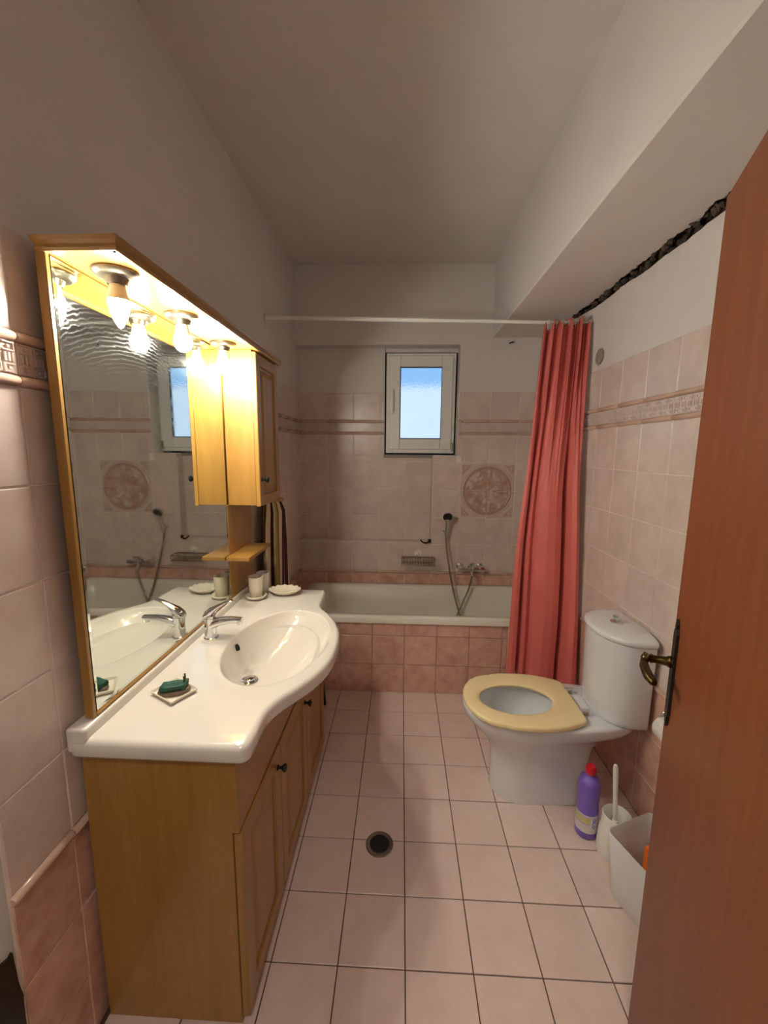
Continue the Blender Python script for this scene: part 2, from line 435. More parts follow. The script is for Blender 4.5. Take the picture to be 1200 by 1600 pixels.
def column(wall, side, u0, u1, plane=None, dark=True):
    if dark:
        for a, b in DARK: wtile(wall, side, u0, u1, a, b, 'tile_pink', plane)
    wpiece(wall, side, u0, u1, .594, pencil_mesh(u1-u0), 'trim_pink', plane, 'dado_trim')
    for a, b in LIGHT: wtile(wall, side, u0, u1, a, b, 'tile_light', plane)
    strip(wall, side, u0, u1, plane); wtile(wall, side, u0, u1, *TOPROW, 'tile_light', plane)
def strip(wall, side, u0, u1, plane):
    if u1-u0 < .012: return
    wpiece(wall, side, u0, u1, 1.643, pencil_mesh(u1-u0), 'trim_pink', plane, 'pencil_trim')
    wpiece(wall, side, u0, u1, 1.686, border_mesh(u1-u0), 'tile_light', plane, 'border_tile')
    wpiece(wall, side, u0, u1, 1.729, pencil_mesh(u1-u0), 'trim_pink', plane, 'pencil_trim')
# left wall
yl = [-.322, -.167] + [-.167+.2*k for k in range(1, 11)] + [YF-.002]
for a, b in zip(yl, yl[1:]): column(wall_left, 'left', a, b)
# left wall inside the niche return
for a, b in LIGHT[1:] + [TOPROW]: wtile(wall_left, 'left', YF, YN, a, b, 'tile_light')
strip(wall_left, 'left', YF, YN, None)
# right wall
yr = [-.38+.2*k for k in range(0, 13)]
yr[-1] = YF-.002
for a, b in zip(yr, yr[1:]): column(wall_right, 'right', a, b)
# back wall
xb = [XL+.002, -.6, -.4, -.2, 0, .2, .4, .6, .8, XR-.002]
for a, b in zip(xb, xb[1:]):
    wtile(wall_back, 'back', a, b, .44, .583, 'tile_pink', YF)
    wpiece(wall_back, 'back', a, b, .594, pencil_mesh(b-a), 'trim_pink', YF, 'dado_trim')
    if b <= .201:
        wtile(wall_back, 'back', a, b, .605, NZ0, 'tile_light', YF)
        for z0, z1 in ((NZ0+.004, 1.02), (1.02, 1.226), (1.226, 1.432), (1.432, 1.48)): wtile(wall_back, 'back', a, b, z0, z1, 'tile_light', YN)
        # niche sill tiles lie flat
        me = tile_mesh(b-a, YN-YF, .008)
        put('sill_tile', me, 'tile_light', wall_back, ((a+b)/2, (YF+YN)/2+.003, NZ0-.004), (R(-90), 0, 0))
        if b <= -.19:
            for z0, z1 in ((1.48, 1.633), TOPROW): wtile(wall_back, 'back', a, min(b, -.166), z0, z1, 'tile_light', YN)
            strip(wall_back, 'back', a, b, YN)
    else:
        for z0, z1 in ((.605, .815), (.815, 1.02), (1.02, 1.226), (1.226, 1.43)):
            if .399 < a < .601 and z0 > 1.0: continue                # medallion tiles go here
            wtile(wall_back, 'back', a, b, z0, z1, 'tile_light', YF)
        if a < .3:
            wtile(wall_back, 'back', a, NXW-.002, 1.43, 1.48, 'tile_light', YF)
            a2 = NXW+.001
        else: a2 = a
        for z0, z1 in ((1.48 if a < .3 else 1.43, 1.633), TOPROW): wtile(wall_back, 'back', a2, b, z0, z1, 'tile_light', YF)
        strip(wall_back, 'back', a2, b, YF)
for z0, z1 in ((1.48, 1.633), TOPROW): wtile(wall_back, 'back', -.2, -.168, z0, z1, 'tile_light', YN)
strip(wall_back, 'back', -.2, -.168, YN)
# niche right side face, tiles facing the left
for z0, z1 in ((NZ0+.004, 1.02), (1.02, 1.226), (1.226, 1.48)):
    put('tile', tile_mesh(YN-YF-.004, z1-z0, .008), 'tile_light', wall_back, (NX+.002, (YF+YN)/2+.004, (z0+z1)/2), (0, 0, R(-90)))
# medallion: four relief tiles
MC = Vector((.60, 1.226)); MR = .180
def med_h(x, z):
    dx, dz = x-MC.x, z-MC.y; r = math.hypot(dx, dz)
    h = 0; t = .06
    def st(a, b, v): q = max(0, min(1, (v-a)/(b-a))); return q*q*(3-2*q)
    if r < MR:
        h = .0025; t = .62
        ring = math.exp(-((r-MR*.95)/.007)**2); h += .006*ring; t += .25*ring
        if r < MR*.88:
            n = noise.noise(Vector((dx*16, dz*16, 1.3))) + .6*noise.noise(Vector((dx*34, dz*34, 4.1)))
            lump = st(-.05, .35, n); h += .010*lump; t = .52 - .34*lump + .4*st(.12, .55, -n)
    else:
        e = abs(r-MR*1.06); h += .003*math.exp(-(e/.004)**2); t += .3*math.exp(-(e/.004)**2)
        ax, az = abs(dx), abs(dz)
        if ax+az > .305 and max(ax, az) < .186:
            in_ = (ax+az > .325 and max(ax, az) < .176); h += 0.001 if in_ else .0035; t = .12 if in_ else .5
    e = max(abs(dx), abs(dz))
    return h, t
for sx in (0, 1):
    for sz in (0, 1):
        x0, x1 = (.4, .6) if sx == 0 else (.6, .8); z0, z1 = (1.02, 1.226) if sz == 0 else (1.226, 1.43)
        N = 44; bm = BM(); tl = bm.verts.layers.float.new('tint'); g = []
        for i in range(N+1):
            row = []
            for j in range(N+1):
                x = lerp(x0+.0016, x1-.0016, i/N); z = lerp(z0+.0016, z1-.0016, j/N); h, t = med_h(x, z)
                if i in (0, N) or j in (0, N): h -= .0022
                v = bm.verts.new((x, YF-h, z)); v[tl] = t; row.append(v)
            g.append(row)
        for i in range(N):
            for j in range(N): bm.faces.new((g[i][j], g[i+1][j], g[i+1][j+1], g[i][j+1]))
        ed = [e for e in bm.edges if e.is_boundary]
        r = bmesh.ops.extrude_edge_only(bm, edges=ed)
        for v in r['geom']:
            if isinstance(v, bmesh.types.BMVert): v.co.y = YF+.008
        o = obj('decorated_tile', bm, 'relief_tile', wall_back, smooth=True, ang=60)
# floor tiles
for i in range(-5, 5):
    for j in range(-4, 8):
        x0, x1 = max(i*.2, XL), min((i+1)*.2, XR); y0, y1 = j*.2, min((j+1)*.2, 1.40)
        if x1-x0 < .02 or y1-y0 < .02: continue
        me = tile_mesh(x1-x0, y1-y0, .006, .0015, .0018)
        put('floor_tile', me, 'tile_floor', floor, ((x0+x1)/2, (y0+y1)/2, -.006+random.uniform(-.0004, .0004)), (R(-90), 0, 0))
# hall floor slab so the doorway floor goes on
# jamb at the lower left: white painted lining with a dark chipped base
bm = BM(); box(bm, XL-.02, XL-.002, Y0-.1, -.326, 0, 2.03, .002)
jam = struct('trim_2', bm, 'white_paint', 'white painted door jamb lining at the left')
bm = BM()
poly = [(-.331, .0), (-.330, .30), (-.3285, .36), (-.327, .378), (-.330, .395), (-.333, .42), (-.336, .496), (-.342, .492), (-.36, .500), (-.55, .49), (-.7, .46), (-.7, 0)]
vs0 = [bm.verts.new((XL-.003, y, z)) for y, z in poly]; vs1 = [bm.verts.new((XL+.004, y, z)) for y, z in poly]
bm.faces.new(vs0); bm.faces.new(vs1)
for i in range(len(poly)): k = (i+1) % len(poly); bm.faces.new((vs0[i], vs0[k], vs1[k], vs1[i]))
o = obj('dark_base', bm, 'dark_stone', jam)
# unseen fill lamp, added in the hallway behind the camera to lift the room
hl = thing('hall_fill_lamp', 'unseen round white fill lamp added on the hallway ceiling behind the doorway', 'lamp', (-.15, -1.7, ZC-.09))
bm = BM(); lathe(bm, [(.02, ZC-.001), (.15, ZC-.001), (.15, ZC-.02), (.02, ZC-.02)], -.15, -1.7, 24); obj('lamp_base', bm, 'white_plastic', hl)
mt, nt, b = newmat('hall_fill_glow'); b.inputs['Emission Color'].default_value = (1, .94, .86, 1); b.inputs['Emission Strength'].default_value = HALL_FILL
bm = BM(); lathe(bm, [(.14, ZC-.021), (.135, ZC-.05), (.10, ZC-.075), (.05, ZC-.088), (.004, ZC-.09)], -.15, -1.7, 24); obj('fill_lamp_shade', bm, 'hall_fill_glow', hl, smooth=True)

# ------------------------------------------------------------------ window
bm = BM()
wx0, wx1, wz0, wz1 = -.154, .357, 1.497, 2.222
def rectframe(bm, x0, x1, z0, z1, w, y0, y1, bev=.004):
    for a in ((x0, x0+w, z0, z1), (x1-w, x1, z0, z1), (x0+w, x1-w, z0, z0+w), (x0+w, x1-w, z1-w, z1)):
        box(bm, a[0], a[1], y0, y1, a[2], a[3], bev, 1)
rectframe(bm, wx0, wx1, wz0, wz1, .05, YN+.005, YN+.07)
win = struct('window_1', bm, 'pvc', 'small white plastic framed window with frosted pane')
bm = BM(); rectframe(bm, wx0-.014, wx1+.014, wz0-.014, wz1+.012, .016, YN+.05, YN+.10, 0)
obj('joint_dark_strip', bm, 'gasket', win)  # dark strips standing in for the shade in the gap round the frame
bm = BM(); rectframe(bm, wx0+.022, wx1-.022, wz0+.026, wz1-.018, .082, YN-.014, YN+.03, .006)
sash = obj('sash', bm, 'pvc', win)
bm = BM(); rectframe(bm, -.052, .258, 1.603, 2.122, .006, YN-.010, YN+.004, 0); obj('gasket', bm, 'gasket', sash)
bm = BM(); box(bm, -.05, .256, YN+.002, YN+.008, 1.604, 2.12); obj('pane', bm, 'frosted_glass', win)
bm = BM(); box(bm, -.119, -.100, YN-.024, YN-.014, 1.78, 1.85, .003); box(bm, -.114, -.105, YN-.048, YN-.024, 1.80, 1.815, .002)
box(bm, -.119, -.101, YN-.058, YN-.044, 1.80, 1.96, .005)
obj('handle', bm, 'pvc', sash, smooth=True)
bm = BM(); box(bm, wx1-.02, wx1-.008, YN-.016, YN+.006, 1.51, 1.575, .003); obj('hinge', bm, 'dull_metal', sash)
bm = BM(); box(bm, -.17, .215, YN-.012, YN+.02, 1.462, 1.483, .003); obj('window_sill', bm, 'concrete', win)
# neighbouring house seen blurred through the pane
bm = BM(); box(bm, -6, 7, 6.5, 6.8, -4, 2.60)
nh = tag(obj('house', bm, 'render_wall'), 'sunlit white house wall blurred behind the frosted window', 'building')
bm = BM(); box(bm, -6.0, 7.0, 6.5, 6.8, 2.601, 2.66, .01); obj('parapet', bm, 'render_wall', nh)

# ------------------------------------------------------------------ bathtub
PY = 1.393
bt = thing('bathtub', 'cream enamel bathtub built in behind pink tiled front under the window', 'bathtub', (.13, 1.7, 0))
bm = BM()
x0, x1, y0, y1, zr = -.705, .975, PY-.012, YF-.002, .505
def rrect(x0, x1, y0, y1, r, z, n=6):
    pts = []
    for cx, cy, a0 in ((x1-r, y1-r, 0), (x0+r, y1-r, 90), (x0+r, y0+r, 180), (x1-r, y0+r, 270)):
        for i in range(n+1):
            a = R(a0 + 90*i/n); pts.append(Vector((cx+r*math.cos(a), cy+r*math.sin(a), z)))
    return pts
loft(bm, [rrect(x0, x1, y0, y1, .012, .462), rrect(x0, x1, y0, y1, .012, zr-.008), rrect(x0+.006, x1-.006, y0+.006, y1-.006, .012, zr),
          rrect(x0+.05, x1-.05, y0+.045, y1-.05, .09, zr), rrect(x0+.062, x1-.06, y0+.055, y1-.06, .09, zr-.012), rrect(x0+.10, x1-.075, y0+.075, y1-.085, .10, .35),
          rrect(x0+.16, x1-.10, y0+.10, y1-.11, .11, .16), rrect(x0+.22, x1-.16, y0+.15, y1-.16, .09, .115)], False, True)
obj('tub', bm, 'bath_enamel', bt, smooth=True, ang=50)
bm = BM(); box(bm, XL+.002, XR-.002, PY+.008, PY+.03, 0, .462); box(bm, XL+.002, -.708, PY+.03, YF-.002, .30, .495)
pan = obj('tiled_front', bm, 'grout', bt)
PW = WL[pan.name]
def ptile(u0, u1, z0, z1, mat, y=PY):
    me = tile_mesh(u1-u0, z1-z0, .010)
    put('tile', me, mat, pan, Vector(((u0+u1)/2, y+.010, (z0+z1)/2))-PW, (random.uniform(-.002, .002), 0, random.uniform(-.002, .002)))
xs = [XL+.003, -.6, -.4, -.2, 0, .2, .4, .6, .64]
for a, b in zip(xs, xs[1:]):
    if b == .64: b = .633
    for z0, z1 in ((0, .187), (.187, .378), (.378, .488)):
        if a < -.5 and z1 > .48: z1 = .49
        ptile(a, b, z0, z1, 'tile_pink')
for a, b in ((.646, .8), (.8, XR-.003)):
    for z0, z1 in ((0, .187), (.187, .378), (.378, .488)): ptile(a, b, z0, z1, 'tile_pink')
bm = BM(); box(bm, .6335, .6455, PY-.003, PY+.01, 0, .49, .002); obj('edge_strip', bm, 'cream_ceramic', bt)
for a, b in ((1.40, 1.6), (1.6, 1.8), (1.8, YF-.004)):
    me = tile_mesh(.098, b-a, .007); put('ledge_tile', me, 'tile_pink', pan, Vector((-.759, (a+b)/2, .493))-PW, (R(-90), 0, 0))

# ================================================================== VANITY
CZ = .835   # counter height
VF = -.432  # carcass front
van = thing('vanity_cabinet', 'long light wood vanity cabinet with three panelled doors under the basin', 'cabinet', (-.62, .38, 0))
bm = BM(); box(bm, XL+.014, VF, -.135, -.117, .0, .79, .002, 1)
obj('side_panel', bm, 'pine', van)
bm = BM(); box(bm, XL+.014, VF, .885, .903, .0, .79, .002, 1); obj('side_panel', bm, 'pine', van)
bm = BM(); box(bm, XL+.014, VF-.004, -.117, .885, .05, .066); box(bm, XL+.014, XL+.03, -.117, .885, .066, .70); box(bm, VF-.024, VF-.004, -.117, .885, .57, .60); 
obj('carcass', bm, 'pine_flat', van)
bm = BM(); box(bm, VF-.02, VF-.002, -.117, .885, .0, .05, .001, 1); obj('plinth', bm, 'pine_flat', van)
bm = BM()
tp = [(-.139, .788), (.075, .788)] + [(.34-.265*math.cos(math.pi*i/16), .788-.135*math.sin(math.pi*i/16)**.7) for i in range(1, 16)] + [(.605, .788), (.905, .788)]
pa = [(-.139, .585), (.905, .585)] + tp[::-1]
lo_, hi_ = [[bm.verts.new((x, y, z)) for y, z in pa] for x in (VF, VF+.017)]
bm.faces.new(lo_); bm.faces.new(hi_)
for i in range(len(pa)): k = (i+1) % len(pa); bm.faces.new((lo_[i], lo_[k], hi_[k], hi_[i]))
obj('apron', bm, 'pine_flat', van)
def panel_door(parent, x, y0, y1, z0, z1, knob_y=None, knob_z=None, st=.055, th=.018, name='door', mat='pine'):
    """framed door facing +x with a raised centre panel"""
    bm = BM()
    xf = x+th
    def rr(d, xx): return [Vector((xx, y0+d, z0+d)), Vector((xx, y1-d, z0+d)), Vector((xx, y1-d, z1-d)), Vector((xx, y0+d, z1-d))]
    loft(bm, [rr(0, x), rr(0, xf-.003), rr(.003, xf), rr(st, xf), rr(st+.004, xf-.009), rr(st+.011, xf-.010), rr(st+.034, xf-.0025), rr(st+.036, xf-.002)])
    d = obj(name, bm, mat, parent)
    if knob_y is not None:
        bm = BM(); M = frame_to((xf-.001, knob_y, knob_z), (1, 0, 0))
        lathe(bm, [(.009, 0), (.009, .003), (.0045, .006), (.0045, .013), (.010, .018), (.0135, .023), (.012, .028), (.006, .031), (.001, .0315)], 0, 0, 18, M)
        obj('knob', bm, 'dark_bronze', d, smooth=True)
    return d
panel_door(van, VF+.004, -.137, .182, .030, .580, .152, .515)
panel_door(van, VF+.004, .187, .537, .030, .580, .510, .500)
panel_door(van, VF+.004, .542, .903, .030, .580, .87, .50)

# countertop with basin
ws = thing('washbasin', 'one piece white ceramic counter with bow fronted oval basin on the vanity', 'washbasin', (-.56, .38, .79))
y0, y1 = -.162, .917; xb_, xf_ = XL+.003, -.378
front = []
ctl = [(-.373, -.10), (-.374, -.06), (-.372, -.022), (-.355, .024), (-.322, .08), (-.283, .148), (-.256, .23), (-.247, .33), (-.252, .42), (-.268, .50), (-.300, .58), (-.335, .64), (-.366, .685), (-.382, .73), (-.386, .78), (-.390, .85)]
fr = [(v.x, v.y) for v in spline([(a, b, 0) for a, b in ctl], 5)]
def arc(cx, cy, r, a0, a1, n=5): return [(cx+r*math.cos(R(lerp(a0, a1, i/n))), cy+r*math.sin(R(lerp(a0, a1, i/n)))) for i in range(n+1)]
outline = arc(xb_+.022, y0+.022, .022, 180, 270) + arc(-.374-.025, y0+.025, .025, -90, -5) + fr + arc(-.395-.018, y1-.018, .018, 5, 90) + arc(xb_+.022, y1-.022, .022, 90, 180)
# resample the outline by angle about the bowl centre
bc = Vector((-.459, .365)); 
def dens(poly, step=.012):
    out = []
    for (a, b), (c, d) in zip(poly, poly[1:]+poly[:1]):
        L = math.hypot(c-a, d-b); n = max(1, int(L/step))
        for i in range(n): out.append((lerp(a, c, i/n), lerp(b, d, i/n)))
    return out
ol = dens(outline); NO = len(ol)
def inset(poly, d):
    out = []; n = len(poly)
    for i in range(n):
        a = Vector(poly[i-1]); b = Vector(poly[i]); c = Vector(poly[(i+1) % n]); t = (c-a).normalized(); nn = Vector((-t.y, t.x)); out.append(b+nn*d)
    return out
def ring_o(d, z): return [Vector((q.x, q.y, z)) for q in inset(ol, d)]
AX, AY = .174, .280
def ring_b(s, z, cx=0, cy=0):
    pts = []
    for (x, y) in ol:
        a = math.atan2((y-bc.y)/AY, (x-bc.x)/AX)
        pts.append(Vector((bc.x+cx+AX*s*math.cos(a), bc.y+cy+AY*s*math.sin(a), z)))
    return pts
bm = BM()
rings = [ring_b(.86, .789, -.02, -.005), ring_b(1.0, .789), ring_o(.014, .789), ring_o(.004, .790), ring_o(0, .797), ring_o(.0, .822), ring_o(.004, .830), ring_o(.010, CZ-.001), ring_o(.014, CZ)]
ra, rb = ring_o(.014, CZ), ring_b(1.03, CZ)
rings += [[lerp(p, q, t) for p, q in zip(ra, rb)] for t in (.3, .7, 1)] + [ring_b(1.012, CZ-.0006), ring_b(1.0, CZ-.004), ring_b(.992, CZ-.010)]
for k in range(1, 17):
    q = 1-.93*k/16; z = CZ-.010-.130*(1-q**2.6)
    rings.append(ring_b(.992*q, z, -.112*(1-q), -.032*(1-q)))
vr = loft(bm, rings, False, True)
basin = obj('counter', bm, 'ceramic', ws, smooth=True, ang=55)
bm = BM(); box(bm, XL+.003, -.757, y0+.0015, y1, .800, .862, .009, 4); obj('upstand', bm, 'ceramic', ws, smooth=True)
bm = BM()
rings = []
rings.append(ring_b(.86, .790, -.02, -.005))
for k in range(5, 17):
    q = 1-.93*k/16; rings.append(ring_b(q+.045, CZ-.024-.130*(1-q**2.6), -.112*(1-q), -.032*(1-q)))
loft(bm, rings, False, True); obj('bowl_underside', bm, 'ceramic', ws, smooth=True)
DP = Vector((bc.x-.104, bc.y-.03, CZ-.1385))
bm = BM(); lathe(bm, [(.030, -.001), (.031, .003), (.027, .005), (.023, .003), (.021, .001)], 0, 0, 28, Matrix.Translation(DP)); dr = obj('drain_ring', bm, 'chrome', ws, smooth=True)
bm = BM(); lathe(bm, [(.016, .000), (.019, .007), (.018, .010), (.010, .0125), (.001, .013)], 0, 0, 24, Matrix.Translation(DP)); obj('drain_plug', bm, 'chrome', dr, smooth=True)
bm = BM(); M = frame_to((-.621, .385, .795), (1, 0, .45)); M = M @ Matrix.Diagonal((1, 1.5, 1, 1)); lathe(bm, [(.0085, -.010), (.0085, .003), (.006, .0032), (.0055, .001), (.001, .001)], 0, 0, 18, M)
obj('overflow_dark_disc', bm, 'dark_bronze', ws, smooth=True)  # dark metal disc, the shade inside the opening is put into its colour

# faucet
fx, fy = -.712, .375
fc = thing('basin_faucet', 'chrome single lever basin faucet on the white counter', 'faucet', (fx, fy, CZ))
bm = BM(); lathe(bm, [(.026, CZ), (.026, CZ+.004), (.022, CZ+.007), (.0205, CZ+.04), (.0215, CZ+.075), (.022, CZ+.078)], fx, fy, 28); obj('body', bm, 'chrome', fc, smooth=True)
bm = BM()
sp = [(fx+.005, fy, CZ+.052), (fx+.04, fy-.004, CZ+.066), (fx+.08, fy-.008, CZ+.074), (fx+.122, fy-.012, CZ+.078)]
rings = []
for i, p in enumerate(spline(sp, 4)):
    t = i/12; w, h = lerp(.021, .0125, t), lerp(.020, .008, t)
    rings.append([p+Vector((0, w*math.cos(a), h*math.sin(a))) for a in [2*math.pi*k/14 for k in range(14)]])
loft(bm, rings); spo = obj('spout', bm, 'chrome', fc, smooth=True)
bm = BM(); lathe(bm, [(.010, CZ+.060), (.010, CZ+.074)], fx+.112, fy-.011, 16); obj('aerator', bm, 'chrome', spo, smooth=True)
bm = BM()
rings = []
for x, z, w, h in ((-.024, .082, .012, .006), (-.016, .087, .021, .012), (0, .096, .0225, .018), (.014, .105, .020, .015), (.035, .122, .014, .008), (.058, .135, .012, .005), (.078, .141, .011, .004), (.086, .140, .008, .002)):
    rings.append([Vector((fx+x, fy+w*math.cos(a), CZ+z+h*math.sin(a))) for a in [2*math.pi*k/16 for k in range(16)]])
loft(bm, rings); lathe(bm, [(.0215, CZ+.079), (.0218, CZ+.088), (.019, CZ+.098), (.008, CZ+.104)], fx, fy, 24); obj('lever', bm, 'chrome', fc, smooth=True)

# soap tray with green scrubber
st = thing('soap_tray', 'small rectangular cream soap tray near the front of the counter', 'soap dish', (-.656, .034, CZ))
bm = BM(); Mz = Matrix.Translation((-.656, .034, CZ+.0005)) @ Matrix.Rotation(R(-28.7), 4, 'Z')
def rr2(a, b, z): return [Vector((sx*a, sy*b, z)) for sx, sy in ((-1,-1),(1,-1),(1,1),(-1,1))]
loft(bm, [rr2(.041, .032, 0), rr2(.045, .036, .002), rr2(.049, .040, .011), rr2(.047, .038, .0125), rr2(.043, .034, .005), rr2(.04, .031, .004)])
xform(bm, Mz); obj('tray', bm, 'cream_ceramic', st); Mz = Matrix.Translation((-.656, .034, CZ+.0005)) @ Matrix.Rotation(R(-72), 4, 'Z')
bm = BM(); loft(bm, [[Vector((.026*s*math.cos(a), .040*s*math.sin(a), z)) for a in [2*math.pi*k/24 for k in range(24)]] for s, z in ((1, .005), (1.06, .010), (.98, .015), (.8, .016))]); xform(bm, Mz)
sp_ = thing('green_scrubber', 'dark green knitted scrubber with two prongs lying in the soap tray', 'scrubber', (-.656, .034, CZ+.006))
obj('pad', bm, 'grey_pad', sp_, smooth=True)
bm = BM(); box(bm, -.020, .020, -.034, .034, .016, .030, .006, 2)
bmesh.ops.subdivide_edges(bm, edges=bm.edges, cuts=3, use_grid_fill=True)
for v in bm.verts: v.co += noise.noise_vector(v.co*60)*.007
xform(bm, Mz); obj('knit', bm, 'green_knit', sp_, smooth=True, ang=70)
for s in (-1, 1):
    bm = BM(); tube(bm, spline([(-.002, .025, .025), (-.002+.006*s, .028, .037), (-.002+.008*s, .027, .050)], 4), [.0026]*5+[.0022]*4, 8); xform(bm, Mz); obj('prong', bm, 'bronze', sp_, smooth=True)

# tumblers
def tumbler(x, y, z, h, r0, r1, label, saucer, mat='cream_ceramic'):
    t = thing('tumbler', label, 'tumbler', (x, y, z), 'bathroom tumblers')
    zb = z + (.008 if saucer else 0.0005)
    bm = BM(); lathe(bm, [(r0*.85, zb), (r0, zb+.003), (lerp(r0, r1, .6), zb+h*.5), (r1, zb+h), (r1-.003, zb+h+.001), (r1-.006, zb+h-.004), (r0-.004, zb+.012), (.002, zb+.010)], x, y, 28)
    obj('cup', bm, mat, t, smooth=True, ang=60)
    if saucer:
        bm = BM(); lathe(bm, [(.026, z+.0005), (.040, z+.006), (.048, z+.017), (.046, z+.019), (.039, z+.010), (.03, z+.0075), (.002, z+.0075)], x, y, 32); obj('saucer', bm, mat, t, smooth=True, ang=60)
tumbler(-.690, .775, CZ, .098, .027, .0335, 'cream ceramic tumbler standing in a saucer next to the wooden board', True)
tumbler(-.690, .872, CZ, .094, .025, .031, 'pinkish tumbler without saucer behind the cream one', False, 'paper')
# shell dish
sd = BM(); rings = []
cx, cy = -.577, .845
for s, z in ((.30, .001), (.55, .003), (.8, .012), (1.0, .024), (.97, .0255), (.76, .015), (.5, .008), (.2, .006)):
    ring = []
    for i in range(80):
        a = 2*math.pi*i/80; f = 1 + .045*math.cos(a*14)*(s if s < 1 else 1)
        ring.append(Vector((cx+.075*s*f*math.cos(a), cy+.058*s*f*math.sin(a), CZ+z+.0018*math.cos(a*14)*s)))
    rings.append(ring)
loft(sd, rings); tag(obj('shell_dish', sd, 'cream_ceramic', smooth=True, ang=70), 'white scallop shell soap dish at the far end of the counter', 'soap dish')

# ------------------------------------------------------------------ mirror unit
MX = -.770
mu = thing('mirror_unit', 'wood framed mirror unit with lamp canopy, small cupboard and shelf above the counter', 'mirror', (-.72, .44, .862))
bm = BM(); box(bm, -.786, MX-.006, -.110, .965, .863, 1.907); box(bm, XL+.001, -.786, .05, .9, 1.70, 1.78); box(bm, XL+.001, -.786, .05, .9, .95, 1.0); obj('back_panel', bm, 'pine', mu)
bm = BM(); box(bm, -.787, -.765, -.122, -.110, .863, 1.907, .002, 1); obj('frame_stile', bm, 'pine', mu)
bm = BM(); box(bm, MX-.006, MX+.006, -.110, .69, .863, .871, .002, 1); obj('bottom_rail', bm, 'pine_flat', mu)
bm = BM(); box(bm, MX-.0055, MX-.003, -.1095, -.1035, .872, 1.906); obj('gap_dark_strip', bm, 'black', mu)  # black strip, paints the dark of the gap between stile and glass
bm = BM()
def mr(d, x): return [Vector((x, -.1035+d, .872+d)), Vector((x, .688-d, .872+d)), Vector((x, .688-d, 1.905-d)), Vector((x, -.1035+d, 1.905-d))]
loft(bm, [mr(0, MX-.0055), mr(0, MX+.0008), mr(.0085, MX)])
obj('mirror_glass', bm, 'mirror', mu)
bm = BM(); box(bm, MX-.006, MX+.002, .690, .965, .863, 1.276, .001, 1); obj('side_board', bm, 'pine', mu)
# canopy: board with a proud moulded edge
bm = BM(); box(bm, -.79, -.622, -.116, 1.0, 1.909, 1.926)
can = obj('canopy', bm, 'pine_flat', mu)
def moulding(bm, a, b, nrm):
    """ogee edge profile swept from a to b, standing out along nrm"""
    a, b, nrm = Vector(a), Vector(b), Vector(nrm)
    prof = [(-.006, 1.905), (.006, 1.905), (.009, 1.911), (.007, 1.918), (.012, 1.924), (.014, 1.932), (-.006, 1.934)]
    d = (b-a).normalized()
    loft(bm, [[Vector((p.x+nrm.x*u, p.y+nrm.y*u, z)) + d*(k*max(0, u)) for u, z in prof] for p, k in ((a, -1), (b, 1))])
bm = BM(); moulding(bm, (-.775, -.117, 0), (-.621, -.117, 0), (0, -1, 0)); obj('edge_moulding', bm, 'pine_flat', can)
bm = BM(); moulding(bm, (-.621, -.117, 0), (-.621, 1.0, 0), (1, 0, 0)); obj('edge_moulding', bm, 'pine_flat', can)
# cupboard
bm = BM(); box(bm, MX+.003, -.645, .701, .715, 1.276, 1.908, .001, 1); box(bm, MX+.003, -.645, .965, .979, 1.276, 1.908, .001, 1)
box(bm, MX+.003, -.645, .715, .965, 1.276, 1.290); box(bm, MX+.003, -.645, .715, .965, 1.894, 1.908); box(bm, MX+.003, MX+.009, .715, .965, 1.29, 1.894)
obj('cupboard_body', bm, 'pine', mu)
panel_door(mu, -.644, .700, .981, 1.272, 1.900, .725, 1.385, .045, .018, 'cupboard_door')
bm = BM(); box(bm, MX+.010, -.612, .955, .992, 1.262, 1.278, .004, 2); obj('cupboard_foot', bm, 'pine_flat', mu)
bm = BM(); box(bm, MX+.002, -.668, .652, .935, 1.043, 1.060, .003, 2); obj('shelf', bm, 'pine_flat', mu)
# lamps
for i, (lx, ly, kind) in enumerate(((-.692, -.012, 0), (-.702, .285, 1), (-.716, .606, 0))):
    zt = 1.9088
    bm = BM(); lathe(bm, [(.048, zt), (.0485, zt-.004), (.044, zt-.010), (.036, zt-.013), (.026, zt-.015), (.0235, zt-.022), (.021, zt-.028), (.010, zt-.028)], lx, ly, 32)
    lb = obj('lamp_base', bm, 'dull_metal', mu, smooth=True)
    bm = BM(); lathe(bm, [(.0165, zt-.0275), (.0175, zt-.034), (.0200, zt-.048), (.0240, zt-.060), (.0238, zt-.062)], lx, ly, 24); obj('bulb_collar', bm, 'bulb_collar', lb, smooth=True)
    bm = BM()
    pr = [(.0232, .0615), (.0225, .070), (.0205, .082), (.0165, .096), (.0108, .109), (.005, .119), (.001, .122)] if kind == 0 else [(.0234, .0615), (.0258, .070), (.0258, .080), (.0235, .090), (.0185, .098), (.011, .104), (.002, .106)]
    lathe(bm, [(r, zt-h) for r, h in pr], lx, ly, 24); obj('bulb', bm, 'bulb_glow', lb, smooth=True)
bm = BM(); lathe(bm, [(.0015, 1.934), (.0015, 1.940), (.004, 1.942), (.004, 1.946), (.001, 1.948)], -.632, -.10, 12); tag(obj('screw', bm, 'dark_bronze', smooth=True), 'small dark screw head sticking up on the canopy corner', 'screw')

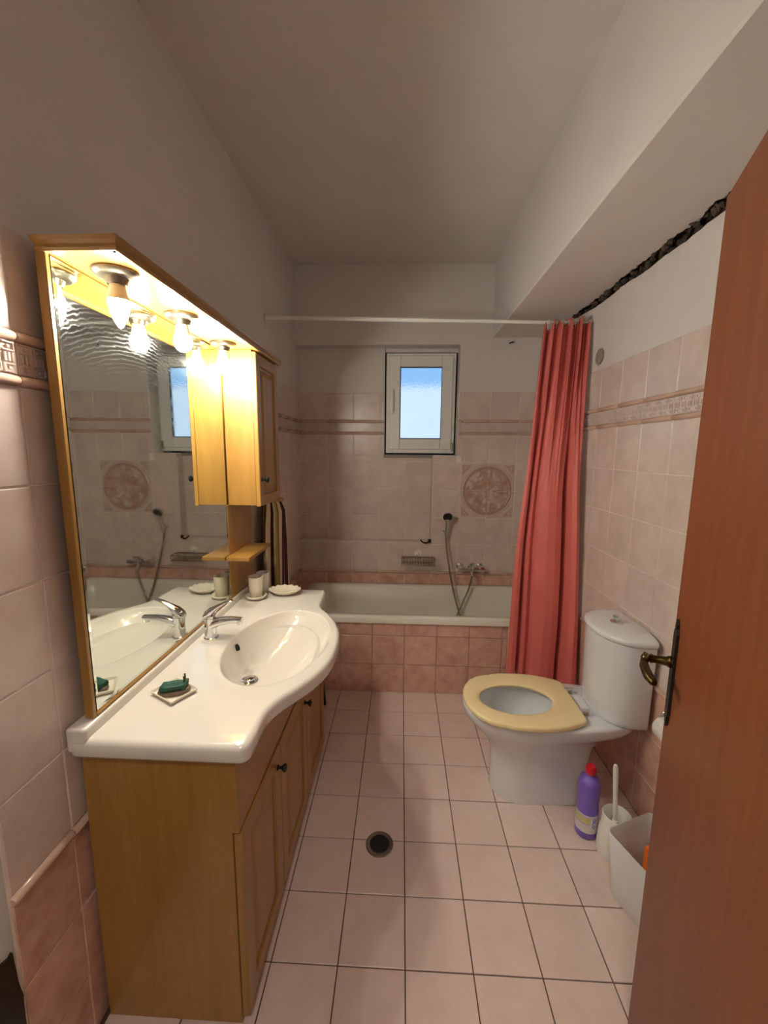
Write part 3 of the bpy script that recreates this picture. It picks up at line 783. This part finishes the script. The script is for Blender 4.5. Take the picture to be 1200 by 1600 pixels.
# ------------------------------------------------------------------ towel on the left wall
tw = thing('striped_towel', 'striped brown, olive and beige towel hanging from a wall hook behind the cupboard', 'towel', (-.75, 1.25, .55))
bm = BM(); sl_ = bm.verts.layers.float.new('stripe'); rings = []; NT = 96
zs = [1.255, 1.245, 1.22, 1.17, 1.10, 1.0, .9, .8, .7, .6, .56]
wd = [.02, .05, .085, .115, .13, .14, .145, .15, .15, .145, .14]
vr = []
for z, w in zip(zs, wd):
    ring = []
    for i in range(NT):
        a = 2*math.pi*i/NT; k = 1 + .16*math.sin(a*9 + z*2.2) + .10*math.sin(a*5 - z*3)
        v = bm.verts.new((XL+.012+.050*min(1, w/.1) + .046*min(1, w/.1)*k*math.cos(a), 1.255 + w*k*math.sin(a), z)); v[sl_] = i/NT*4.0
        ring.append(v)
    vr.append(ring)
for a, b in zip(vr, vr[1:]):
    for i in range(NT): bm.faces.new((a[i], a[(i+1) % NT], b[(i+1) % NT], b[i]))
bm.faces.new(vr[0]); bm.faces.new(vr[-1])
obj('cloth', bm, 'towel_stripes', tw, smooth=True, ang=80)
bm = BM(); tube(bm, spline([(XL+.001, 1.255, 1.262), (XL+.04, 1.255, 1.258), (XL+.066, 1.255, 1.262), (XL+.072, 1.255, 1.278)], 5), .005, 10); lathe(bm, [(.016, 0), (.016, .006), (.002, .007)], 0, 0, 18, frame_to((XL+.0005, 1.255, 1.262), (1, 0, 0)))
tag(obj('wall_hook', bm, 'dull_metal', smooth=True), 'metal wall hook holding up the striped towel', 'hook')
# black panel beyond the vanity
bm = BM(); Mz = Matrix.Translation((-.515, 1.235, 0)) @ Matrix.Rotation(R(-4), 4, 'Y')
loft(bm, [[Vector((sx*a, sy*.012, z)) for sx, sy in ((-1,-1),(1,-1),(1,1),(-1,1))] for a, z in ((.052, .004), (.050, .10), (.034, .34), (.030, .42))]); xform(bm, Mz)
tag(obj('black_panel', bm, 'black'), 'slim black panel standing on the floor between vanity end and bathtub', 'panel')

# ================================================================== SHOWER SET on the back wall
mx = thing('bath_mixer', 'chrome wall mixer tap above the bathtub', 'faucet', (.5, 2.0, .6))
bm = BM(); tube(bm, [(.415, 1.975, .648), (.58, 1.975, .648)], .017, 18); obj('body', bm, 'chrome', mx, smooth=True)
for x in (.422, .572):
    bm = BM(); lathe(bm, [(.028, 0), (.026, .006), (.016, .010), (.015, .06)], 0, 0, 22, frame_to((x, YF-.001, .648), (0, -1, 0))); lathe(bm, [(.022, -.02), (.024, 0), (.022, .02)], 0, 0, 20, frame_to((x, 1.975, .648), (1, 0, 0)))
    obj('rosette', bm, 'chrome', mx, smooth=True)
bm = BM(); lathe(bm, [(.024, 0), (.025, .018), (.020, .030), (.006, .034)], 0, 0, 20, frame_to((.495, 1.975, .655), (0, -.35, 1))); tube(bm, [(.495, 1.97, .685), (.497, 1.94, .700), (.50, 1.90, .708)], [.008, .007, .005], 10)
obj('lever', bm, 'chrome', mx, smooth=True)
bm = BM(); tube(bm, spline([(.497, 1.975, .640), (.497, 1.955, .625), (.497, 1.935, .600)], 4), [.015]*5+[.012]*4, 14); obj('spout', bm, 'chrome', mx, smooth=True)
hs = thing('hand_shower', 'hand shower with black face on a wall holder, its grey hose falling into the bathtub', 'shower head', (.305, 2.0, .9))
bm = BM(); lathe(bm, [(.020, 0), (.019, .012), (.012, .014), (.010, .035)], 0, 0, 18, frame_to((.306, YF-.001, .925), (0, -1, 0))); tube(bm, [(.306, 1.992, .905), (.306, 1.978, .95)], .014, 14); obj('holder', bm, 'chrome', hs, smooth=True)
bm = BM(); tube(bm, spline([(.306, 1.998, .885), (.306, 1.982, .94), (.306, 1.965, .99), (.307, 1.948, 1.03)], 4), [.009, .010, .011, .012, .012, .012, .012, .012, .0125, .013, .014, .016, .018], 14); obj('handle', bm, 'chrome', hs, smooth=True)
bm = BM(); M = frame_to((.307, 1.94, 1.045), (0, -.8, -.45)); lathe(bm, [(.012, -.03), (.024, -.022), (.034, -.008), (.036, .002), (.034, .006)], 0, 0, 26, M); hd = obj('head', bm, 'chrome', hs, smooth=True)
bm = BM(); lathe(bm, [(.033, .0055), (.033, .009), (.026, .011), (.001, .0115)], 0, 0, 26, M); obj('face', bm, 'dark_rubber', hd, smooth=True)
hp = spline([(.306, 2.0, .882), (.312, 1.985, .80), (.325, 1.96, .70), (.345, 1.935, .58), (.372, 1.91, .46), (.41, 1.86, .33), (.46, 1.80, .22), (.45, 1.72, .145), (.36, 1.72, .135), (.34, 1.80, .17), (.375, 1.865, .28), (.43, 1.91, .40), (.475, 1.93, .50), (.495, 1.935, .575), (.497, 1.935, .602)], 9)
bm = BM(); tube(bm, hp, [.0072 if i % 2 else .0064 for i in range(len(hp))], 10); obj('hose', bm, 'dull_metal', hs, smooth=True, ang=70)
# wire soap rack with suction disc
rk = thing('wire_soap_rack', 'chrome wire soap rack held by a round disc on the tiles', 'rack', (.1, 1.97, .65))
zr, yb, yf = .718, YF-.018, YF-.115
bm = BM()
for z, r in ((zr, .0036), (zr-.04, .003)):
    tube(bm, [(-.02, yb, z), (.224, yb, z), (.224, yf, z), (-.02, yf, z), (-.02, yb, z)], r, 6)
obj('rim', bm, 'dull_metal', rk)
for i in range(13):
    x = -.02 + .244*i/12; bm = BM(); tube(bm, [(x, yf, zr), (x, yf, zr-.04), (x, yb, zr-.04), (x, yb, zr)], .0026, 6); obj('wire', bm, 'dull_metal', rk)
bm = BM(); lathe(bm, [(.031, 0), (.030, .006), (.014, .012), (.010, .02), (.002, .021)], 0, 0, 26, frame_to((.10, YF-.001, .738), (0, -1, 0))); obj('suction_disc', bm, 'bath_enamel', rk, smooth=True)
# dark hook at the niche corner
bm = BM(); tube(bm, spline([(.185, YF-.002, .842), (.172, YF-.022, .834), (.150, YF-.035, .832), (.128, YF-.035, .842), (.118, YF-.034, .858)], 5), [.006]*12+[.005]*9, 10); box(bm, .176, .196, YF-.012, YF-.001, .828, .856, .003)
tag(obj('coat_hook', bm, 'dark_bronze', smooth=True), 'small dark curved hook at the lower right corner of the niche', 'hook')
# small bracket near the curtain top on the back wall
bm = BM(); tube(bm, spline([(.735, YF-.004, 2.275), (.728, YF-.02, 2.268), (.712, YF-.03, 2.262), (.70, YF-.028, 2.256)], 4), .004, 8)
tag(obj('nail_hook', bm, 'dark_bronze', smooth=True), 'tiny bent nail in the back wall beside the curtain top', 'nail')
# round cap on the right wall
bm = BM(); M = frame_to((XR+.001, 1.265, 2.004), (-1, 0, 0)); lathe(bm, [(.041, 0), (.041, .002), (.036, .003), (.002, .003)], 0, 0, 32, M)
tag(obj('blanking_plate', bm, 'concrete', smooth=True), 'round grey blank cap on the right wall above the tiles', 'cover')

# ------------------------------------------------------------------ curtain rod and curtain
bm = BM(); tube(bm, [(XL-.004, 1.405, 2.248), (.10, 1.405, 2.2285)], .0115, 14); tube(bm, [(.06, 1.405, 2.2295), (XR, 1.405, 2.2095)], .0095, 14)
rod = thing('curtain_rod', 'white telescopic shower curtain rod across the room over the bathtub', 'rod', (.09, 1.405, 2.2))
obj('tube', bm, 'white_plastic', rod, smooth=True)
for x, z in ((XL-.003, 2.248), (XR+.001, 2.2095)):
    bm = BM(); s = 1 if x < 0 else -1; lathe(bm, [(.020, 0), (.020, .006), (.014, .014)], 0, 0, 18, frame_to((x, 1.405, z), (s, 0, 0))); obj('end_cap', bm, 'white_plastic', rod, smooth=True)
cu = thing('shower_curtain', 'coral red shower curtain gathered at the right end of the rod', 'curtain', (.8, 1.3, .2))
bm = BM(); NU, NV = 200, 60; g = []
import bisect
def piece(t, pts):
    xs = [q[0] for q in pts]; i = min(max(bisect.bisect(xs, t)-1, 0), len(pts)-2)
    q = (t-xs[i])/(xs[i+1]-xs[i]); return lerp(pts[i][1], pts[i+1][1], max(0, min(1, q)))
for j in range(NV+1):
    v = j/NV; z = lerp(2.205, .165, v); row = []
    xl = piece(v, [(0, .727), (.25, .695), (.6, .648), (1, .612)]); xr = piece(v, [(0, .972), (.15, .960), (.45, .945), (.62, .955), (.8, .968), (1, .970)])
    for i in range(NU+1):
        u = i/NU
        ph = 2*math.pi*(u*5.4 + .10*math.sin(4*u+1)) + .3*math.sin(v*2.5)
        pl = .020*math.sin(ph) + .010*math.sin(2.1*ph+1+v) + .007*math.sin(3.3*ph+2)
        us = u + .03*(1-v)*math.sin(u*6)
        bd = piece(us, [(0, .012), (.06, .020), (.125, .012), (.155, -.050), (.175, -.062), (.20, -.010), (.235, .014), (.27, -.004), (.30, -.016), (.335, .012), (.38, .024), (.48, .030), (.60, .020), (.70, .000), (.745, -.040), (.775, -.072), (.80, -.030), (.83, .030), (.90, .036), (.96, .016), (1, -.01)])
        mixv = max(0, min(1, (v-.04)/.45)); mixv = mixv*mixv*(3-2*mixv)
        fold = lerp(pl, bd*lerp(.9, 1.05, v), mixv)
        x = lerp(xl, xr, u) + lerp(.012, 0, mixv)*math.cos(ph)*math.sin(math.pi*min(1, u*1.1)) + .006*math.sin(v*7+u*4)*mixv
        yc = 1.385 - v*(.035 + .20*u**1.5)
        y = yc - fold + .012*math.sin(u*5+v*4)*v
        zz = z + (.030*max(0, math.sin(2*math.pi*u*4.0+.5))*max(0, 1-v*6)) - (.028 if u < .16 else 0)*max(0, 1-v*10) + .012*math.sin(u*9)*v
        x = min(x, .975)
        row.append(bm.verts.new((x, min(y, PY-.018-.0*u) if z < .55 else y, zz)))
    g.append(row)
for j in range(NV):
    for i in range(NU): bm.faces.new((g[j][i], g[j][i+1], g[j+1][i+1], g[j+1][i]))
cl = obj('fabric', bm, 'curtain_fabric', cu, smooth=True, ang=180)
md = cl.modifiers.new('thick', 'SOLIDIFY'); md.thickness = .0015; md.offset = 0
for x in (.76, .80, .835, .865, .90, .935):
    bm = BM(); z = 2.2285 - (x-.10)/(XR-.10)*.019; tube(bm, [(x, 1.405+.018*math.cos(2*math.pi*k/16), z-.006+.020*math.sin(2*math.pi*k/16)) for k in range(17)], .0022, 6); obj('curtain_ring', bm, 'white_plastic', cu, smooth=True)

# ================================================================== TOILET
TY = .70
tt = thing('toilet', 'white ceramic toilet with cistern against the right wall', 'toilet', (.62, TY, 0))
def tring(z, xf, xb, hw, hwb, xm=None, n=64, pf=2.0, pb=4.0):
    """plan ring: elliptical nose towards -x, squarer tail towards +x"""
    xm = xm if xm is not None else xf + (xb-xf)*.42
    pts = []
    for i in range(n):
        a = 2*math.pi*i/n; c, s = math.cos(a), math.sin(a)
        if c < 0:
            x = xm - (xm-xf)*abs(c)**(2/pf); y = hw*math.copysign(abs(s)**(2/pf), s)
        else:
            q = abs(c)**(2/pb); x = xm + (xb-xm)*q; y = lerp(hw, hwb, q**1.0)*math.copysign(abs(s)**(2/pb), s)
        pts.append(Vector((x, TY+y, z)))
    return pts
bm = BM()
rings = [tring(0.0, .392, .835, .108, .10, .52), tring(.012, .388, .835, .110, .10, .52), tring(.10, .392, .822, .104, .092, .52), tring(.19, .388, .815, .106, .088, .52),
         tring(.25, .368, .828, .122, .09, .52), tring(.30, .325, .865, .150, .105, .51), tring(.335, .292, .915, .172, .135, .50), tring(.358, .272, .958, .184, .158, .50),
         tring(.378, .262, .972, .190, .166, .50), tring(.398, .258, .974, .191, .168, .50), tring(.406, .262, .972, .188, .166, .50), tring(.409, .272, .968, .180, .160, .50)]
def hole(z, x0, x1, hw): 
    return [Vector((lerp(x0, x1, .5) + (x1-x0)/2*math.cos(2*math.pi*i/64), TY+hw*math.sin(2*math.pi*i/64), z)) for i in range(64)]
rings += [hole(.409, .312, .675, .130), hole(.404, .318, .668, .125), hole(.375, .312, .672, .130), hole(.33, .325, .655, .122), hole(.26, .36, .61, .095), hole(.20, .40, .57, .065), hole(.165, .43, .55, .045)]
loft(bm, rings); obj('bowl', bm, 'ceramic_cool', tt, smooth=True, ang=60)
bm = BM(); loft(bm, [hole(.205, .402, .568, .064), hole(.2055, .41, .56, .058)]); obj('water', bm, 'water', tt, smooth=True)
# seat ring
def seat_out(z, d):
    top_ = [(.258, 0), (.262, .045), (.275, .088), (.300, .130), (.338, .164), (.380, .182), (.408, .186), (.418, .194), (.47, .202), (.54, .204), (.61, .198), (.67, .180), (.715, .160), (.735, .146), (.742, .13)]
    pts = [Vector((x, y)) for x, y in top_] + [Vector((x, -y)) for x, y in top_[:0:-1]]
    pts = [(q.x, q.y) for q in pts]
    L = [math.hypot(pts[(i+1) % len(pts)][0]-pts[i][0], pts[(i+1) % len(pts)][1]-pts[i][1]) for i in range(len(pts))]; tot = sum(L); out = []
    for i in range(160):
        d_ = tot*i/160; k = 0
        while d_ > L[k]: d_ -= L[k]; k += 1
        a_, b2 = pts[k], pts[(k+1) % len(pts)]; q = Vector((lerp(a_[0], b2[0], d_/L[k]), lerp(a_[1], b2[1], d_/L[k])))
        ctr = Vector((.492, 0)); r_ = q-ctr; q = ctr + r_*(1-d/r_.length); out.append(Vector((q.x, TY+q.y, z)))
    return out
def seat_in(z, d):
    out = []
    for q in seat_out(z, 0):
        a_ = math.atan2((q.y-TY)/.108, (q.x-.487)/.158); out.append(Vector((.487+(.158+d)*math.cos(a_), TY-.002+(.108+d)*math.sin(a_), z)))
    return out
bm = BM(); rr_ = [seat_out(.413, .008), seat_out(.416, .001), seat_out(.428, 0), seat_out(.433, .004), seat_out(.4345, .012), seat_in(.434, .022), seat_in(.432, .008), seat_in(.426, .0), seat_in(.418, .002), seat_in(.413, .01)]
vr = loft(bm, rr_, False, False)
for i in range(160): bm.faces.new((vr[-1][i], vr[-1][(i+1) % 160], vr[0][(i+1) % 160], vr[0][i]))
obj('seat', bm, 'seat_beige', tt, smooth=True, ang=50)
for dy in (-.075, .085):
    bm = BM(); lathe(bm, [(.013, .409), (.013, .418), (.009, .424), (.009, .434)], .765, TY+dy, 16); tube(bm, [(.735, TY+dy, .428), (.775, TY+dy, .430)], .008, 10); obj('hinge', bm, 'chrome', tt, smooth=True)
# cistern
def cring(z, d, n=72, xb=.972, xf=.792, hw=.170):
    pts = []
    for i in range(n):
        a = 2*math.pi*i/n; c, s = math.cos(a), math.sin(a)
        if c < 0: q = abs(c)**(2/2.3); x = .935-(.935-xf+d)*q; y = (hw+d)*math.copysign(abs(s)**(2/2.3), s)
        else: q = abs(c)**(2/9); x = .935+(xb-.935)*q; y = (hw+d)*math.copysign(abs(s)**(2/9), s)
        pts.append(Vector((x, TY+y, z)))
    return pts
bm = BM(); loft(bm, [cring(.4085, -.012), cring(.416, -.004), cring(.43, -.002), cring(.60, .0), cring(.762, .003)]); obj('cistern', bm, 'ceramic_cool', tt, smooth=True, ang=50)
bm = BM(); loft(bm, [cring(.7635, .004), cring(.768, .009), cring(.778, .010), cring(.788, .004), cring(.794, -.015), cring(.798, -.05)]); lid = obj('cistern_lid', bm, 'ceramic_cool', tt, smooth=True, ang=50)
bm = BM(); lathe(bm, [(.026, .7975), (.026, .802), (.021, .806), (.017, .807), (.016, .816), (.017, .824), (.014, .828), (.002, .829)], .892, TY-.005, 26); obj('flush_button', bm, 'chrome', lid, smooth=True)

# ------------------------------------------------------------------ cleaning things by the right wall
bx, by = .728, .476
bo = thing('bleach_bottle', 'purple cleaner bottle with red cap beside the toilet foot', 'bottle', (bx, by, 0))
bm = BM(); lathe(bm, [(.036, .001), (.040, .005), (.0405, .03), (.0405, .11), (.038, .135), (.0385, .16), (.0405, .185), (.0395, .225), (.034, .243), (.022, .252), (.0155, .256), (.0155, .268)], bx, by, 32); obj('body', bm, 'purple_plastic', bo, smooth=True, ang=60)
bm = BM(); lathe(bm, [(.0185, .266), (.0195, .269), (.0195, .290), (.016, .298), (.010, .300), (.001, .3005)], bx, by, 24); obj('cap', bm, 'red_plastic', bo, smooth=True)
def wrap(bm, r, z0, z1, a0, a1, n=18):
    rings = []
    for i in range(n+1):
        a = R(lerp(a0, a1, i/n)); c, s = math.cos(a), math.sin(a)
        rings.append([Vector((bx+q*c, by+q*s, z)) for q, z in ((r, z0), (r, z1), (r-.0012, z1), (r-.0012, z0))])
    loft(bm, rings)
bm = BM(); wrap(bm, .0414, .032, .108, 150, 330); lbl = obj('label', bm, 'label_white', bo)
bm = BM(); wrap(bm, .0418, .074, .098, 160, 262); obj('yellow_band', bm, 'label_yellow', lbl)
bm = BM(); wrap(bm, .0418, .070, .0715, 160, 262); wrap(bm, .0418, .1005, .1020, 150, 330); obj('print_line', bm, 'purple_plastic', lbl)
for k, z in enumerate((.092, .078, .064)):
    a = R(284); ctr = Vector((bx+.0416*math.cos(a), by+.0416*math.sin(a), z)); t1 = Vector((-math.sin(a), math.cos(a), 0))
    bm = BM(); n = 13 if k != 1 else 9; tube(bm, [ctr + t1*.0065*math.cos(2*math.pi*q/12) + Vector((0, 0, .0052*math.sin(2*math.pi*q/12))) for q in range(n)], .0013, 6); obj('print_mark', bm, 'purple_plastic', lbl)

hx, hy = .800, .398
hb = thing('toilet_brush', 'white toilet brush standing in its white conical holder', 'toilet brush', (hx, hy, 0))
bm = BM(); lathe(bm, [(.061, .001), (.063, .006), (.059, .075), (.055, .10), (.053, .104), (.050, .150), (.0505, .160), (.0475, .163), (.0445, .158), (.042, .10), (.038, .03), (.002, .03)], hx, hy, 40); obj('holder', bm, 'white_plastic', hb, smooth=True, ang=50)
bm = BM(); p0, p1 = Vector((hx-.004, hy-.008, .05)), Vector((hx-.028, hy-.006, .374)); 
tube(bm, [lerp(p0, p1, t) for t in (0, .25, .26, .29, .30, .6, .9, .97, 1)], [.006, .006, .010, .010, .007, .0085, .0095, .009, .005], 12); obj('handle', bm, 'white_plastic', hb, smooth=True)
bm = BM(); lathe(bm, [(.006, .035), (.030, .045), (.034, .075), (.026, .10), (.006, .105)], hx-.004, hy-.008, 20); obj('bristles', bm, 'label_white', hb, smooth=True)

# waste bin, rotated so its left face runs towards the camera
bn = thing('waste_bin', 'open light grey plastic bin in the corner behind the door', 'bin', (.80, .19, 0))
e1 = Vector((.335, -.942, 0)); e2 = Vector((.942, .335, 0)); o0 = Vector((.708, .250, 0))
def bring(z, out, r=.02, L=.235, Wd=.165, lift=0):
    pts = []
    for (u, v, a0) in ((L+out-r, Wd+out-r, 0), (-out+r, Wd+out-r, 90), (-out+r, -out+r, 180), (L+out-r, -out+r, 270)):
        for k in range(7):
            a = R(a0+15*k); uu = u+r*math.cos(a); vv = v+r*math.sin(a)
            pts.append(o0+e1*uu+e2*vv+Vector((0, 0, z+lift*max(0, min(1, vv/Wd)))))
    return pts
bm = BM()
loft(bm, [bring(.0015, -.002), bring(.006, 0), bring(.235, .018, .022, lift=.012), bring(.238, .0165, .022, lift=.012), bring(.235, .0145, .020, lift=.012), bring(.012, -.004), bring(.010, -.01)])
obj('bucket', bm, 'bin_plastic', bn, smooth=True, ang=45)
bm = BM(); q = o0+e1*.100+e2*.100; vs = []
loft(bm, [[q+e1*(u*.035)+e2*(v*.042)+Vector((0, 0, z)) for u, v in ((-1,-1),(1,-1),(1,1),(-1,1))] for z in (.014, .2, .232)])
tag(obj('orange_packet', bm, 'orange_plastic'), 'orange packet standing upright inside the grey bin', 'packet')

# toilet roll on holder
tr = thing('toilet_roll', 'white toilet paper roll on a chrome wall holder beside the door handle', 'toilet paper', (.93, .40, .47))
bm = BM(); M = frame_to((.940, .322, .518), (0, 1, 0)); lathe(bm, [(.018, 0), (.039, 0), (.041, .003), (.041, .092), (.039, .095), (.018, .095)], 0, 0, 36, M, False, False); 
lathe(bm, [(.018, 0), (.018, .095)], 0, 0, 36, M, False, False); obj('roll', bm, 'paper', tr, smooth=True, ang=50)
bm = BM(); tube(bm, [(.940, .312, .518), (.940, .440, .518)], .006, 10); tube(bm, spline([(.940, .436, .518), (.950, .440, .548), (.966, .442, .566), (XR, .442, .570)], 4), .006, 10); box(bm, XR-.006, XR+.001, .428, .456, .545, .590, .002)
obj('holder', bm, 'chrome', tr, smooth=True)

# floor drain
fd = thing('floor_drain', 'round open floor drain with metal ring and flat black disc for its shaded hole', 'drain', (-.096, .382, 0))
bm = BM(); cx, cy = -.096, .382; lathe(bm, [(.0535, -.003), (.0535, .0015), (.050, .003), (.044, .0015), (.040, .0008), (.0385, -.002)], cx, cy, 40, None, False, False); obj('ring', bm, 'dull_metal', fd, smooth=True)
bm = BM(); lathe(bm, [(.0395, .0012), (.039, .0016), (.002, .0016)], cx, cy, 40); hl_ = obj('hole', bm, 'black', fd)  # flat black disc on the floor, shade of the open drain as colour
bm = BM()
for k in range(30):
    a = 2*math.pi*k/30; p = Vector((cx+.0385*math.cos(a), cy+.0385*math.sin(a), .002)); box(bm, p.x-.0015, p.x+.0015, p.y-.0015, p.y+.0015, .001, .0028)
obj('teeth', bm, 'dull_metal', fd)

# ================================================================== DOOR
FE = Vector((.592, -.087, 0)); dd = Vector((.38, .925, 0)).normalized(); dn = Vector((-dd.y, dd.x, 0))   # towards free edge / towards camera side
DM = Matrix((( -dd.x, dn.x, 0, FE.x), (-dd.y, dn.y, 0, FE.y), (0, 0, 1, 0), (0, 0, 0, 1)))               # local x from free edge to hinge, y out of the visible face
door = thing('door', 'open reddish brown wooden door with dark bronze handle at the right edge', 'door', (FE.x, FE.y, 0))
bm = BM(); box(bm, 0, .78, -.042, 0, .008, 2.003, .002, 1); xform(bm, DM); obj('leaf', bm, 'door_wood', door)
bm = BM(); pl = [(.033, .895), (.040, .905), (.040, .92), (.047, .93), (.047, 1.12), (.040, 1.13), (.040, 1.14), (.033, 1.152), (.026, 1.14), (.026, 1.13), (.019, 1.12), (.019, .93), (.026, .92), (.026, .905)]
a = [bm.verts.new((x, 0.0003, z)) for x, z in pl]; b_ = [bm.verts.new((lerp(x, .033, .12), .006, lerp(z, 1.02, .01))) for x, z in pl]
bm.faces.new(a); bm.faces.new(b_)
for i in range(len(pl)): k = (i+1) % len(pl); bm.faces.new((a[i], a[k], b_[k], b_[i]))
xform(bm, DM); hp_ = obj('handle_plate', bm, 'dark_bronze', door)
bm = BM(); lathe(bm, [(.013, .005), (.013, .012), (.010, .016), (.0085, .04), (.011, .046)], 0, 0, 18, frame_to((.033, 0, 1.05), (0, 1, 0)))
tube(bm, spline([(.030, .050, 1.056), (.036, .056, 1.048), (.050, .060, 1.042), (.075, .060, 1.040), (.10, .056, 1.036), (.118, .050, 1.034)], 4), [.010]*5+[.008]*4+[.0095]*4+[.010]*4+[.0085]*3+[.006], 12)
xform(bm, DM); obj('lever', bm, 'bronze', hp_, smooth=True)
for z in (.25, 1.75):
    bm = BM(); tube(bm, [(.785, -.02, z), (.785, -.02, z+.10)], .009, 12); xform(bm, DM); obj('hinge', bm, 'dull_metal', door, smooth=True)
